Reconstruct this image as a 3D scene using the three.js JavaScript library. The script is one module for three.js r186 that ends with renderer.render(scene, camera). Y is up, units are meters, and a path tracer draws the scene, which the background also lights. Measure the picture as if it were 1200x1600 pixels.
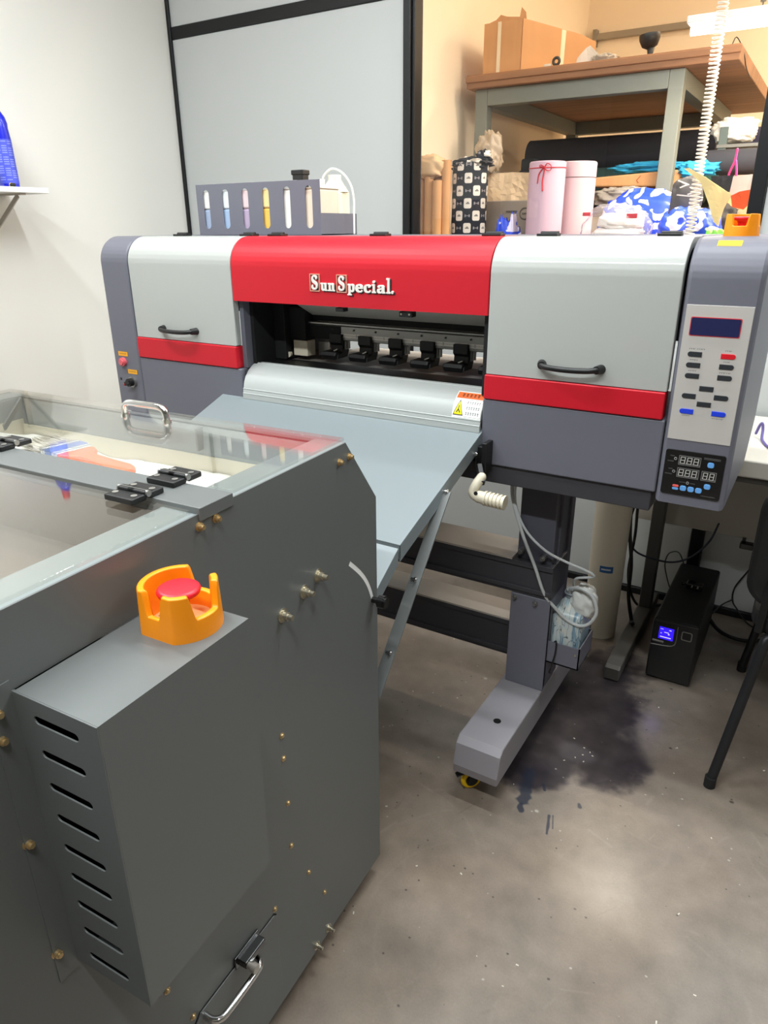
import * as THREE from 'three';
import { RoundedBoxGeometry } from 'three/addons/geometries/RoundedBoxGeometry.js';
import { mergeGeometries, toCreasedNormals } from 'three/addons/utils/BufferGeometryUtils.js';
import { RectAreaLightUniformsLib } from 'three/addons/lights/RectAreaLightUniformsLib.js';
import { TextGeometry } from 'three/addons/geometries/TextGeometry.js';
import { FontLoader } from 'three/addons/loaders/FontLoader.js';
import { ImprovedNoise } from 'three/addons/math/ImprovedNoise.js';

RectAreaLightUniformsLib.init();
const scene = new THREE.Scene();
scene.background = new THREE.Color(0x0a0a0a);

// ---------- camera ----------
const camera = new THREE.PerspectiveCamera(72.05, 1200 / 1600, 0.02, 60);
camera.rotation.order = 'YXZ';
camera.rotation.set(-0.3842, 0.5499, -0.00696);
camera.position.set(0, 1.35, 0);
scene.add(camera);

const renderer = new THREE.WebGLRenderer({ antialias: true });
renderer.toneMapping = THREE.LinearToneMapping;
renderer.toneMappingExposure = 1.78;
renderer.shadowMap.enabled = true;

// ---------- lamps (the two tube fittings of this room, the tube of the store room) ----------
const LAMPS = [
  { p: [-0.5, 2.74, 0.22], w: 1.9, d: 0.07, L: 78, c: 0xf6fdff },
  { p: [-0.62, 2.74, -1.40], w: 1.25, d: 0.07, L: 64, c: 0xf6fdff },
  { p: [-1.95, 2.74, -0.75], w: 1.0, d: 0.10, L: 50, c: 0xf6fdff },
  { p: [0.80, 2.74, -2.05], w: 1.25, d: 0.07, L: 58, c: 0xf6fdff },
];
const STORE_TUBE = { x0: -0.574, x1: 0.67, y: 1.962, z: -2.94, L: 160, c: 0xfff3e2 };
const STORE_LAMPS = [
  { p: [-0.10, 2.92, -2.98], w: 1.2, d: 0.10, L: 32, c: 0xffefd6 },
  { p: [0.60, 2.92, -4.45], w: 1.2, d: 0.10, L: 62, c: 0xffefd6 },
];

// ---------- helpers ----------
let seed = 7;
function rnd() { seed = (seed * 1664525 + 1013904223) >>> 0; return seed / 4294967296; }
const rr = (a, b) => a + (b - a) * rnd();
const noise = new ImprovedNoise();
const V = (x, y, z) => new THREE.Vector3(x, y, z);
const names = new Map();
function numbered(n) { const k = names.get(n) || 0; names.set(n, k + 1); return k ? n + '_' + String(k).padStart(3, '0') : n; }
const std = (c, rough = 0.5, metal = 0, o = {}) => new THREE.MeshStandardMaterial({ color: c, roughness: rough, metalness: metal, side: THREE.DoubleSide, ...o });
const phy = (c, rough, metal, o = {}) => new THREE.MeshPhysicalMaterial({ color: c, roughness: rough, metalness: metal, side: THREE.DoubleSide, ...o });

function thing(name, label, category, [x, y, z] = [0, 0, 0], group, turn = 0) {
  const o = new THREE.Group(); o.name = numbered(name); o.position.set(x, y, z); o.rotation.y = turn;
  o.userData = { label, category }; if (group) o.userData.group = group;
  scene.add(o); return o;
}
function shadow(m) { m.castShadow = true; m.receiveShadow = true; return m; }
// offset of a group's frame from the world (only unrotated chains are used with W)
function off(o) { const v = V(0, 0, 0); while (o && o !== scene) { v.add(o.position); o = o.parent; } return v; }
function W(parent, name, geo, mat, label) {            // geometry written in world metres
  const v = off(parent); geo.translate(-v.x, -v.y, -v.z);
  return Lm(parent, name, geo, mat, null, null, label);
}
function Lm(parent, name, geo, mat, pos, rot, label) {   // geometry in the parent's own frame
  const m = shadow(new THREE.Mesh(geo, mat)); m.name = numbered(name);
  if (pos) m.position.set(...pos); if (rot) m.rotation.set(...rot);
  if (label) m.userData.label = label;
  parent.add(m); return m;
}
function struct(name, geo, mat) {
  const m = shadow(new THREE.Mesh(geo, mat)); m.name = name; m.userData.kind = 'structure'; scene.add(m); return m;
}
function solo(name, geo, mat, label, category, group) {
  const m = shadow(new THREE.Mesh(geo, mat)); m.name = numbered(name); m.userData = { label, category };
  if (group) m.userData.group = group; scene.add(m); return m;
}
function bx(x0, x1, y0, y1, z0, z1, r = 0, s = 2) {
  const w = x1 - x0, h = y1 - y0, d = z1 - z0;
  const g = r > 0 ? new RoundedBoxGeometry(w, h, d, s, Math.min(r, w / 2.01, h / 2.01, d / 2.01)) : new THREE.BoxGeometry(w, h, d);
  return g.translate((x0 + x1) / 2, (y0 + y1) / 2, (z0 + z1) / 2);
}
function mg(list) {
  const l = list.map(g => {
    const n = g.index ? g.toNonIndexed() : g.clone();
    for (const k of Object.keys(n.attributes)) if (!['position', 'normal', 'uv'].includes(k)) n.deleteAttribute(k);
    if (!n.attributes.uv) n.setAttribute('uv', new THREE.BufferAttribute(new Float32Array(n.attributes.position.count * 2), 2));
    return n;
  });
  return mergeGeometries(l);
}
const A3 = p => V(p[0], p[1], p[2]);
function rod(a, b, r, seg = 16, r2 = r) {
  const A = A3(a), B = A3(b), d = B.clone().sub(A), g = new THREE.CylinderGeometry(r2, r, d.length(), seg);
  g.applyQuaternion(new THREE.Quaternion().setFromUnitVectors(V(0, 1, 0), d.clone().normalize()));
  return g.translate((A.x + B.x) / 2, (A.y + B.y) / 2, (A.z + B.z) / 2);
}
function bar(a, b, w, h, up = [0, 1, 0]) {       // square bar from a to b
  const A = A3(a), B = A3(b), d = B.clone().sub(A), g = new RoundedBoxGeometry(w, h, d.length(), 1, Math.min(w, h) * 0.12);
  const m = new THREE.Matrix4().lookAt(B, A, A3(up)); g.applyMatrix4(m);
  return g.translate((A.x + B.x) / 2, (A.y + B.y) / 2, (A.z + B.z) / 2);
}
function pipe(pts, r, seg = 48, rad = 8, closed = false, tension = 0.5) {
  const c = new THREE.CatmullRomCurve3(pts.map(A3), closed, 'catmullrom', tension);
  const g = new THREE.TubeGeometry(c, seg, r, rad, closed);
  if (closed) return g;
  const caps = [0, 1].map(t => new THREE.SphereGeometry(r, 8, 6).translate(...c.getPoint(t).toArray()));
  return mg([g, ...caps]);
}
function shapeOf(pts, holes) {
  const s = new THREE.Shape(pts.map(p => new THREE.Vector2(p[0], p[1])));
  for (const h of holes || []) s.holes.push(new THREE.Path(h.map(p => new THREE.Vector2(p[0], p[1]))));
  return s;
}
function ext(pts, depth, bevel = 0, holes) {
  return new THREE.ExtrudeGeometry(shapeOf(pts, holes), { depth: depth - 2 * bevel, bevelEnabled: bevel > 0, bevelThickness: bevel, bevelSize: bevel, bevelOffset: -bevel, bevelSegments: 2, curveSegments: 12 }).translate(0, 0, bevel);
}
// pts are [z, y]; extruded along x
function prismX(pts, x0, x1, bevel = 0, holes) {
  const f = l => l.map(p => [-p[0], p[1]]);
  return ext(f(pts), x1 - x0, bevel, (holes || []).map(f)).rotateY(Math.PI / 2).translate(x0, 0, 0);
}
// pts are [x, z]; extruded along y
function prismY(pts, y0, y1, bevel = 0, holes) {
  const f = l => l.map(p => [p[0], -p[1]]);
  return ext(f(pts), y1 - y0, bevel, (holes || []).map(f)).rotateX(-Math.PI / 2).translate(0, y0, 0);
}
// pts are [x, y]; extruded along z
function prismZ(pts, z0, z1, bevel = 0, holes) { return ext(pts, z1 - z0, bevel, holes).translate(0, 0, z0); }
function capsule(cx, cy, w, h, n = 8) {      // outline of a rounded slot
  const r = Math.min(w, h) / 2, o = [];
  const v = h > w, L = (v ? h - w : w - h) / 2;
  for (let i = 0; i <= n; i++) { const a = Math.PI * i / n; o.push(v ? [cx + r * Math.cos(a), cy + L + r * Math.sin(a)] : [cx + L + r * Math.sin(a), cy - r * Math.cos(a)]); }
  for (let i = 0; i <= n; i++) { const a = Math.PI * i / n; o.push(v ? [cx - r * Math.cos(a), cy - L - r * Math.sin(a)] : [cx - L - r * Math.sin(a), cy + r * Math.cos(a)]); }
  return o;
}
function roundRect(x0, x1, y0, y1, r, n = 5) {
  const o = [], c = [[x1 - r, y1 - r, 0], [x0 + r, y1 - r, 1], [x0 + r, y0 + r, 2], [x1 - r, y0 + r, 3]];
  for (const [cx, cy, q] of c) for (let i = 0; i <= n; i++) { const a = (q + i / n) * Math.PI / 2; o.push([cx + r * Math.cos(a), cy + r * Math.sin(a)]); }
  return o;
}
// a soft lumpy body: squarish ellipsoid pushed about by noise
function lump(cx, cy, cz, rx, ry, rz, amp, freq, sd, e = 0.7, seg = 48) {
  const g = new THREE.SphereGeometry(1, seg, Math.round(seg * 0.7)), p = g.attributes.position;
  for (let i = 0; i < p.count; i++) {
    let x = p.getX(i), y = p.getY(i), z = p.getZ(i);
    const s = v => Math.sign(v) * Math.pow(Math.abs(v), e);
    const n = 1 + amp * (noise.noise(x * freq + sd, y * freq, z * freq) + 0.5 * noise.noise(x * freq * 2.3 + sd, y * freq * 2.3, z * freq * 2.3) + 0.35 * noise.noise(x * freq * 5 + sd, y * freq * 5, z * freq * 5));
    p.setXYZ(i, cx + s(x) * rx * n, cy + s(y) * ry * n, cz + s(z) * rz * n);
  }
  g.computeVertexNormals(); return g;
}
// a thick wavy cloth hung over a polygon given in [x, y], lying near depth z
function cloth(pts, z, amp, sd, th = 0.008, freq = 14) {
  const g = ext(pts, th, 0); 
  const big = subdivide(g, 0.02), p = big.attributes.position;
  for (let i = 0; i < p.count; i++) {
    const x = p.getX(i), y = p.getY(i);
    p.setZ(i, p.getZ(i) + z + amp * (noise.noise(x * freq + sd, y * freq * 0.35, sd) + 0.4 * noise.noise(x * freq * 2.5 + sd, y * freq, sd * 2)));
  }
  big.computeVertexNormals(); return big;
}
function subdivide(g, maxLen) {
  let a = Array.from((g.index ? g.toNonIndexed() : g).attributes.position.array);
  for (let k = 0; k < 6; k++) {
    const o = []; let split = false;
    for (let i = 0; i < a.length; i += 9) {
      const P = [a.slice(i, i + 3), a.slice(i + 3, i + 6), a.slice(i + 6, i + 9)];
      let best = 0, bl = -1;
      for (let e = 0; e < 3; e++) { const p = P[e], q = P[(e + 1) % 3], l = Math.hypot(p[0] - q[0], p[1] - q[1], p[2] - q[2]); if (l > bl) { bl = l; best = e; } }
      if (bl > maxLen) {
        split = true; const p = P[best], q = P[(best + 1) % 3], r = P[(best + 2) % 3], m = [(p[0] + q[0]) / 2, (p[1] + q[1]) / 2, (p[2] + q[2]) / 2];
        o.push(...p, ...m, ...r, ...m, ...q, ...r);
      } else o.push(...P[0], ...P[1], ...P[2]);
    }
    a = o; if (!split) break;
  }
  const n = new THREE.BufferGeometry(); n.setAttribute('position', new THREE.Float32BufferAttribute(a, 3));
  n.setAttribute('uv', new THREE.Float32BufferAttribute(new Float32Array(a.length / 3 * 2), 2)); n.computeVertexNormals(); return n;
}
function planarUV(g, ax, ay, s = 1, ox = 0, oy = 0) {    // uv from two axes, in metres * s
  const p = g.attributes.position, u = new Float32Array(p.count * 2);
  for (let i = 0; i < p.count; i++) { u[2 * i] = (p.getComponent(i, ax) - ox) * s; u[2 * i + 1] = (p.getComponent(i, ay) - oy) * s; }
  g.setAttribute('uv', new THREE.BufferAttribute(u, 2)); return g;
}
function canvasTex(w, h, draw) {
  const c = document.createElement('canvas'); c.width = w; c.height = h; draw(c.getContext('2d'), w, h);
  const t = new THREE.CanvasTexture(c); t.colorSpace = THREE.SRGBColorSpace; t.anisotropy = 8; return t;
}
function dataTex(w, h, fn, srgb) {
  const d = new Uint8Array(w * h * 4);
  for (let j = 0; j < h; j++) for (let i = 0; i < w; i++) {
    const c = fn(i / w, j / h, i, j), k = (j * w + i) * 4;
    d[k] = c[0]; d[k + 1] = c[1]; d[k + 2] = c[2]; d[k + 3] = 255;
  }
  const t = new THREE.DataTexture(d, w, h); t.magFilter = THREE.LinearFilter; t.minFilter = THREE.LinearMipmapLinearFilter; t.generateMipmaps = true;
  t.wrapS = t.wrapT = THREE.MirroredRepeatWrapping; if (srgb) t.colorSpace = THREE.SRGBColorSpace; t.needsUpdate = true; return t;
}
// flat print on a quad facing +z, written in world metres
function printQuad(x0, x1, y0, y1, z) { return new THREE.PlaneGeometry(x1 - x0, y1 - y0).translate((x0 + x1) / 2, (y0 + y1) / 2, z); }

// ---------- materials ----------
const M = {
  armBlack: std(0x0a0a0b, 0.6),
  farWall: std(0xa8a49c, 0.85),
  wall: std(0xf0ede6, 0.85), partition: std(0xc4c6c5, 0.55), ceiling: std(0xf0eee8, 0.9), blackTrim: std(0x17181a, 0.4, 0.3),
  storeWall: std(0xf9e7cb, 0.9), storeFloor: std(0x7d766c, 0.8),
  lid: phy(0xb0b2ae, 0.5, 0, { clearcoat: 0.5, clearcoatRoughness: 0.12 }),
  red: phy(0xc81829, 0.46, 0, { specularIntensity: 0.7 }),
  body: phy(0x6a6a75, 0.5, 0, { clearcoat: 0.1, clearcoatRoughness: 0.5 }),
  bodyDark: std(0x4c4c55, 0.5), darkSteel: std(0x434247, 0.5, 0.2), black: std(0x121213, 0.45), blackGloss: phy(0x0b0b0c, 0.25, 0, { clearcoat: 0.5 }),
  blackInside: std(0x0d0d0e, 0.8), alu: std(0x8f8d88, 0.42, 0.75), aluWhite: phy(0xb3b7b5, 0.5, 0.1, {}), steel: std(0x9a9894, 0.35, 0.8), chrome: std(0xdadada, 0.12, 1),
  brass: std(0xcdb283, 0.35, 0.8), zinc: std(0xc8c0ac, 0.32, 0.9),
  shaker: phy(0x686b6a, 0.42, 0.1, { clearcoat: 0.1, clearcoatRoughness: 0.4 }), shakerTop: phy(0x8e9698, 0.38, 0.1),
  tray: phy(0x7f888b, 0.45, 0.1), cream: std(0xd9d2bf, 0.6), powder: std(0xf4f2ee, 0.95),
  acrylic: phy(0xf7f7f5, 0.03, 0, { transmission: 1, thickness: 0, ior: 1.49 }),
  glass: phy(0xffffff, 0.0, 0, { transmission: 1, thickness: 0, ior: 1.5 }),
  orange: phy(0xff9606, 0.42, 0, { clearcoat: 0.1 }), redButton: std(0xe0182c, 0.4), ivory: std(0xdcd3bd, 0.5), yellow: std(0xf2c400, 0.45),
  film: std(0xf1f0ee, 0.7), paper: std(0xf3ecda, 0.6), white: std(0xf3f1ec, 0.5), deskTop: std(0xe9e4d8, 0.45), deskLeg: std(0x5d5a55, 0.5, 0.2), deskPanel: std(0xb9b4ab, 0.6),
  rubber: std(0x1a1a1b, 0.7), wood: null, tableSteel: std(0x777b72, 0.55, 0.1),
};

// ---------- floor ----------
function fbm(x, y, o, s) { let a = 0.5, f = 1, v = 0; for (let i = 0; i < o; i++) { v += a * noise.noise(x * f + s, y * f, s * 1.7); a *= 0.5; f *= 2.05; } return v; }
const FX0 = -1.7, FX1 = 0.75, FZ0 = -2.65, FZ1 = -0.2;
const ss = (a, b, v) => { const t = Math.min(1, Math.max(0, (v - a) / (b - a))); return t * t * (3 - 2 * t); };
const flecks = [], smears = [];
for (let i = 0; i < 520; i++) flecks.push([rr(-1.3, 0.5), rr(-2.3, -0.3), rr(0.0008, 0.0030) * (rnd() < 0.08 ? 2.2 : 1), rnd() < 0.4 ? 1 : -1]);
for (let i = 0; i < 56; i++) { const x = rr(-0.9, 0.4), z = rr(-2, -0.5), a = rr(0, 6.3), l = rr(0.012, 0.07); smears.push([x, z, x + Math.cos(a) * l, z + Math.sin(a) * l, rr(0.001, 0.0045), rnd() < 0.6 ? rr(3, 8) : -rr(4, 12)]); }
const arcs = []; for (let i = 0; i < 60; i++) arcs.push([rr(-0.8, 0.3), rr(-1.9, -0.6), rr(0.06, 0.3), rr(0, 6.28), rr(0.5, 1.8), rr(3, 10)]);
// ink smears that run towards the camera beside the printer foot
const ink = [[-0.445, -1.46, -0.425, -1.36, 0.016], [-0.425, -1.34, -0.418, -1.325, 0.008], [-0.352, -1.345, -0.338, -1.288, 0.003], [-0.344, -1.35, -0.331, -1.31, 0.0012], [-0.40, -1.44, -0.39, -1.42, 0.004], [-0.30, -1.42, -0.295, -1.41, 0.004]];
const segd = (x, z, a) => { const dx = a[2] - a[0], dz = a[3] - a[1], t = Math.min(1, Math.max(0, ((x - a[0]) * dx + (z - a[1]) * dz) / (dx * dx + dz * dz))); return Math.hypot(x - a[0] - t * dx, z - a[1] - t * dz); };
const FN = 1792, floorBuf = new Float32Array(FN * FN * 3), floorRough = new Float32Array(FN * FN);
const px2 = (FX1 - FX0) / FN;
for (let j = 0; j < FN; j++) for (let i = 0; i < FN; i++) {
  const x = FX0 + (i + 0.5) * px2, z = FZ0 + (j + 0.5) * (FZ1 - FZ0) / FN, k = j * FN + i;
  const big = fbm(x * 1.6, z * 1.6, 4, 3.1), mid = fbm(x * 6 + big, z * 6, 4, 9.4), fine = noise.noise(x * 190, z * 190, 4) * 0.5 + noise.noise(x * 420, z * 420, 8) * 0.5;
  const warm = fbm(x * 2.2 + 5, z * 2.2, 3, 17);
  let v = 131 + 16 * big + 20 * mid + 16 * fbm(x * 21, z * 21, 3, 4.4) + 8 * fine;
  let r = v * 1.04 + 9 * warm, g = v * 0.945 + 1 * warm, b = v * 0.855 - 7 * warm;
  // spread of dried black ink between the foot, the desk and the battery box
  const d1 = Math.hypot((x + 0.41) / 0.20, (z + 1.82) / 0.40), d2 = Math.hypot((x + 0.44) / 0.10, (z + 1.50) / 0.13), d3 = Math.hypot((x + 0.28) / 0.16, (z + 1.63) / 0.20);
  let s = Math.max(1.12 - d1, 1.2 - d2, 0.95 - d3) + 0.5 * mid + 0.3 * big;
  const clean = 1 - Math.hypot((x + 0.10) / 0.17, (z + 1.80) / 0.2) + 0.25 * mid;
  s = ss(0.12, 0.42, s + 0.16 * fbm(x * 30, z * 30, 3, 8.8)) * (0.8 + 0.35 * fbm(x * 14, z * 14, 3, 1.2)) * (1 - 0.85 * ss(0.0, 0.35, clean));
  s = Math.min(0.95, Math.max(0, s)); r += (36 - r) * s; g += (31 - g) * s; b += (38 - b) * s;
  const pale = ss(0.25, 0.6, 1 - Math.hypot((x + 0.36) / 0.10, (z + 1.60) / 0.07) + 0.5 * mid) * 0.35;
  r += (120 - r) * pale; g += (116 - g) * pale; b += (124 - b) * pale;
  floorBuf[k * 3] = r; floorBuf[k * 3 + 1] = g; floorBuf[k * 3 + 2] = b;
  floorRough[k] = 96 + 30 * mid + 22 * big - 10 * s;
}
function dab(x0, z0, x1, z1, fn) {
  const i0 = Math.max(0, Math.floor((x0 - FX0) / px2)), i1 = Math.min(FN - 1, Math.ceil((x1 - FX0) / px2)), pz = (FZ1 - FZ0) / FN;
  const j0 = Math.max(0, Math.floor((z0 - FZ0) / pz)), j1 = Math.min(FN - 1, Math.ceil((z1 - FZ0) / pz));
  for (let j = j0; j <= j1; j++) for (let i = i0; i <= i1; i++) fn(FX0 + (i + 0.5) * px2, FZ0 + (j + 0.5) * pz, (j * FN + i) * 3);
}
const mix = (k, c, t) => { for (let q = 0; q < 3; q++) floorBuf[k + q] += (c[q] - floorBuf[k + q]) * t; };
for (const a of smears) dab(Math.min(a[0], a[2]) - 0.01, Math.min(a[1], a[3]) - 0.01, Math.max(a[0], a[2]) + 0.01, Math.max(a[1], a[3]) + 0.01, (x, z, k) => { const d = segd(x, z, a), t = 1 - ss(a[4] * 0.3, a[4] * 1.6, d); for (let q = 0; q < 3; q++) floorBuf[k + q] += a[5] * t; });
for (const a of arcs) dab(a[0] - a[2] - 0.01, a[1] - a[2] - 0.01, a[0] + a[2] + 0.01, a[1] + a[2] + 0.01, (x, z, k) => {
  const d = Math.abs(Math.hypot(x - a[0], z - a[1]) - a[2] - 0.01 * noise.noise(x * 9, z * 9, a[3])); if (d > 0.006) return;
  let an = Math.atan2(z - a[1], x - a[0]) - a[3]; an = ((an % 6.2832) + 6.2832) % 6.2832; if (an > a[4]) return;
  const t = (1 - d / 0.006) * Math.sin(Math.PI * an / a[4]) * (0.6 + 0.8 * noise.noise(x * 30, z * 30, 2)); for (let q = 0; q < 3; q++) floorBuf[k + q] += a[5] * t;
});
for (const a of ink) dab(Math.min(a[0], a[2]) - 0.03, Math.min(a[1], a[3]) - 0.03, Math.max(a[0], a[2]) + 0.03, Math.max(a[1], a[3]) + 0.03, (x, z, k) => { const n = noise.noise(x * 60, z * 60, 5) * a[4] * 0.6, t = 1 - ss(a[4] * 0.7, a[4] * 1.25, segd(x, z, a) + n); mix(k, [34, 40, 56], 0.7 * t); });
for (const f of flecks) dab(f[0] - 0.008, f[1] - 0.008, f[0] + 0.008, f[1] + 0.008, (x, z, k) => { const t = 1 - ss(f[2] * 0.6, f[2] * 1.3, Math.hypot(x - f[0], (z - f[1]) * 1.2) + 0.001 * noise.noise(x * 300, z * 300, 1)); mix(k, f[3] > 0 ? [196, 188, 178] : [60, 52, 48], 0.75 * t); });
const c8 = v => Math.max(0, Math.min(255, v));
const floorMap = dataTex(FN, FN, (u, v, i, j) => { const k = (j * FN + i) * 3; return [c8(floorBuf[k]), c8(floorBuf[k + 1]), c8(floorBuf[k + 2])]; }, true);
const floorRoughMap = dataTex(512, 512, (u, v) => { const k = Math.floor(v * FN) * FN + Math.floor(u * FN), q = c8(floorRough[k]); return [q, q, q]; });
M.floor = phy(0xffffff, 1, 0, { map: floorMap, roughnessMap: floorRoughMap, clearcoat: 0.45, clearcoatRoughness: 0.2 });
M.floor.side = THREE.FrontSide;

const X0 = -2.7, X1 = 3.2, ZB = -2.63, ZF = 4.4, H = 2.8;
{
  const g = bx(X0 - 0.1, X1 + 0.1, -0.1, 0, ZB - 0.06, ZF + 0.1), p = g.attributes.position, u = g.attributes.uv;
  for (let i = 0; i < p.count; i++) u.setXY(i, (p.getX(i) - FX0) / (FX1 - FX0), (p.getZ(i) - FZ0) / (FZ1 - FZ0));
  struct('floor', g, M.floor);
}
struct('ceiling', bx(X0 - 0.1, X1 + 0.1, H, H + 0.1, ZB - 0.06, ZF + 0.1), M.ceiling);
struct('wall_left', bx(X0 - 0.1, X0, 0, H, ZB - 0.06, ZF), M.wall);
struct('wall_right', bx(X1, X1 + 0.1, 0, H, ZB - 0.06, ZF), M.farWall);
struct('wall_front', bx(X0 - 0.1, X1 + 0.1, 0, H, ZF, ZF + 0.1), M.farWall);
// partition: boards between black profiles, one large pane
const wb = new THREE.Group(); wb.name = 'wall_back'; wb.userData.kind = 'structure'; scene.add(wb);
const ZP0 = ZB - 0.045, ZP1 = ZB;
for (const [x0, x1, y0, y1] of [[X0, -1.505, 0, 2.118], [X0, -1.505, 2.165, H], [-1.463, -0.275, 0, 1.0], [-0.232, 0.9, 0, 2.118], [0.945, X1, 0, 2.118], [-0.232, X1, 2.165, H]])
  Lm(wb, 'panel', bx(x0 + 0.001, x1 - 0.001, y0, y1, ZP0, ZP1, 0.003, 1), M.partition);
let tn = 0; const trim = g => struct('trim_' + (++tn), g, M.blackTrim);
trim(bx(X0, -1.463, 2.118, 2.165, ZP0 - 0.004, ZP1 + 0.006, 0.004, 1));
trim(bx(X0, X0 + 0.018, 0, H, ZP1, ZP1 + 0.012, 0.003, 1));
trim(mg([bx(-1.505, -1.475, 0, H, ZP0 - 0.01, ZP1 + 0.022, 0.004, 1), bx(-1.475, -1.463, 0, H, ZP0 - 0.01, ZP1 + 0.008, 0.003, 1)]));
trim(mg([bx(-0.275, -0.232, 0, H, ZP0 - 0.01, ZP1 + 0.02, 0.004, 1)]));
trim(bx(-1.463, -0.275, 1.0, 1.045, ZP0 - 0.01, ZP1 + 0.01, 0.004, 1));
trim(bx(-1.463, -0.275, 2.62, 2.665, ZP0 - 0.01, ZP1 + 0.01, 0.004, 1));
trim(bx(-0.232, X1, 2.118, 2.165, ZP0 - 0.004, ZP1 + 0.006, 0.004, 1));
trim(bx(0.9, 0.945, 0, H, ZP0 - 0.004, ZP1 + 0.006, 0.004, 1));
Lm(wb, 'panel', bx(-1.463, -0.275, 2.665, H, ZP0, ZP1), M.partition);
struct('baseboard_back', bx(X0, X1, 0, 0.028, ZP1, ZP1 + 0.018, 0.004, 1), M.blackTrim);
struct('window_1', new THREE.PlaneGeometry(1.188, 1.575).translate(-0.869, 1.8325, ZB - 0.02), M.glass);

// store room behind the pane
const SX0 = -1.62, SX1 = 1.5, SZ = -5.12, SH = 3.05;
struct('floor_storage', bx(SX0 - 0.1, SX1 + 0.1, -0.1, 0, SZ - 0.1, ZP0 - 0.02), M.storeFloor);
struct('ceiling_storage', bx(SX0 - 0.1, SX1 + 0.1, SH, SH + 0.1, SZ - 0.1, ZP0 - 0.005), M.ceiling);
struct('wall_storage_left', bx(SX0 - 0.1, SX0, 0, SH, SZ, ZP0 - 0.012), M.storeWall);
struct('wall_storage_right', bx(SX1, SX1 + 0.1, 0, SH, SZ, ZP0 - 0.012), M.storeWall);
struct('wall_storage_back', bx(SX0 - 0.1, SX1 + 0.1, 0, SH, SZ - 0.1, SZ), M.storeWall);
struct('wall_storage_front', bx(SX0 - 0.1, SX1 + 0.1, H, SH, ZP0 - 0.012, ZP0 + 0.045), M.storeWall);

// ---------- ceiling lamps ----------
function ceilingLamp(d, label) {
  const [x, y, z] = d.p, t = thing('ceiling_light', label, 'ceiling light', [x, y, z], 'tube fittings under the ceiling');
  const top = (STORE_LAMPS.includes(d) ? SH : H) - y;
  Lm(t, 'housing', mg([bx(-d.w / 2 - 0.02, d.w / 2 + 0.02, 0.012, top, -d.d / 2 - 0.01, d.d / 2 + 0.01, 0.004, 1)]), M.white);
  const em = new THREE.MeshStandardMaterial({ color: 0xffffff, emissive: d.c, emissiveIntensity: 3, roughness: 0.5 });
  for (const s of [-1, 1]) Lm(t, 'tube', rod([-d.w / 2, 0, s * d.d * 0.25], [d.w / 2, 0, s * d.d * 0.25], 0.013, 14), em);
  const l = new THREE.RectAreaLight(d.c, d.L, d.w, d.d); l.position.set(0, -0.018, 0); l.rotation.x = -Math.PI / 2; t.add(l);
}
ceilingLamp(LAMPS[0], 'white twin tube ceiling light over the grey powder machine');
ceilingLamp(LAMPS[1], 'white twin tube ceiling light above the wide printer');
ceilingLamp(LAMPS[2], 'white twin tube ceiling light near the white left wall');
ceilingLamp(LAMPS[3], 'white twin tube ceiling light above the cream desk');
ceilingLamp(STORE_LAMPS[0], 'white twin tube ceiling light just behind the glass in the store room');
ceilingLamp(STORE_LAMPS[1], 'white twin tube ceiling light at the back of the store room');

// ================= wide-format printer =================
const font = await new FontLoader().loadAsync('fonts/droid/droid_serif_bold.typeface.json');
const PZ = -1.5, PB = -1.965;
const printer = thing('wide_printer', 'wide red and grey textile printer on a dark steel stand in front of the glass', 'printer', [-1.02, 0, -1.68]);
const R0 = 0.075, TOP = 1.33;
function hoodProfile(y0, t, zBack = -1.66) {       // shell of thickness t: front, round shoulder, top
  const o = [], i = [], cz = PZ - R0, cy = TOP - R0;
  o.push([PZ, y0]);
  for (let k = 0; k <= 20; k++) { const a = Math.PI / 2 * k / 20; o.push([cz + R0 * Math.cos(a), cy + R0 * Math.sin(a)]); }
  o.push([zBack, TOP]);
  i.push([zBack, TOP - t]);
  for (let k = 20; k >= 0; k--) { const a = Math.PI / 2 * k / 20; i.push([cz + (R0 - t) * Math.cos(a), cy + (R0 - t) * Math.sin(a)]); }
  i.push([PZ - t, y0]);
  return o.concat(i);
}
function solidProfile(y0, zb = PB) {
  const o = [[PZ, y0]], cz = PZ - R0, cy = TOP - R0;
  for (let k = 0; k <= 20; k++) { const a = Math.PI / 2 * k / 20; o.push([cz + R0 * Math.cos(a), cy + R0 * Math.sin(a)]); }
  o.push([zb, TOP], [zb, y0]); return o;
}
const sm = g => toCreasedNormals(g, 0.35);
// end cabinets
const endPanel = W(printer, 'end_cabinet', sm(prismX(solidProfile(0.80), -1.935, -1.812, 0.008)), M.body);
const control = W(printer, 'control_cabinet', sm(prismX(solidProfile(0.805).slice(0, -2).concat([[PB, TOP], [PB, 0.90], [PB + 0.10, 0.805]]), -0.2415, -0.106, 0.009)), M.body);
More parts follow.
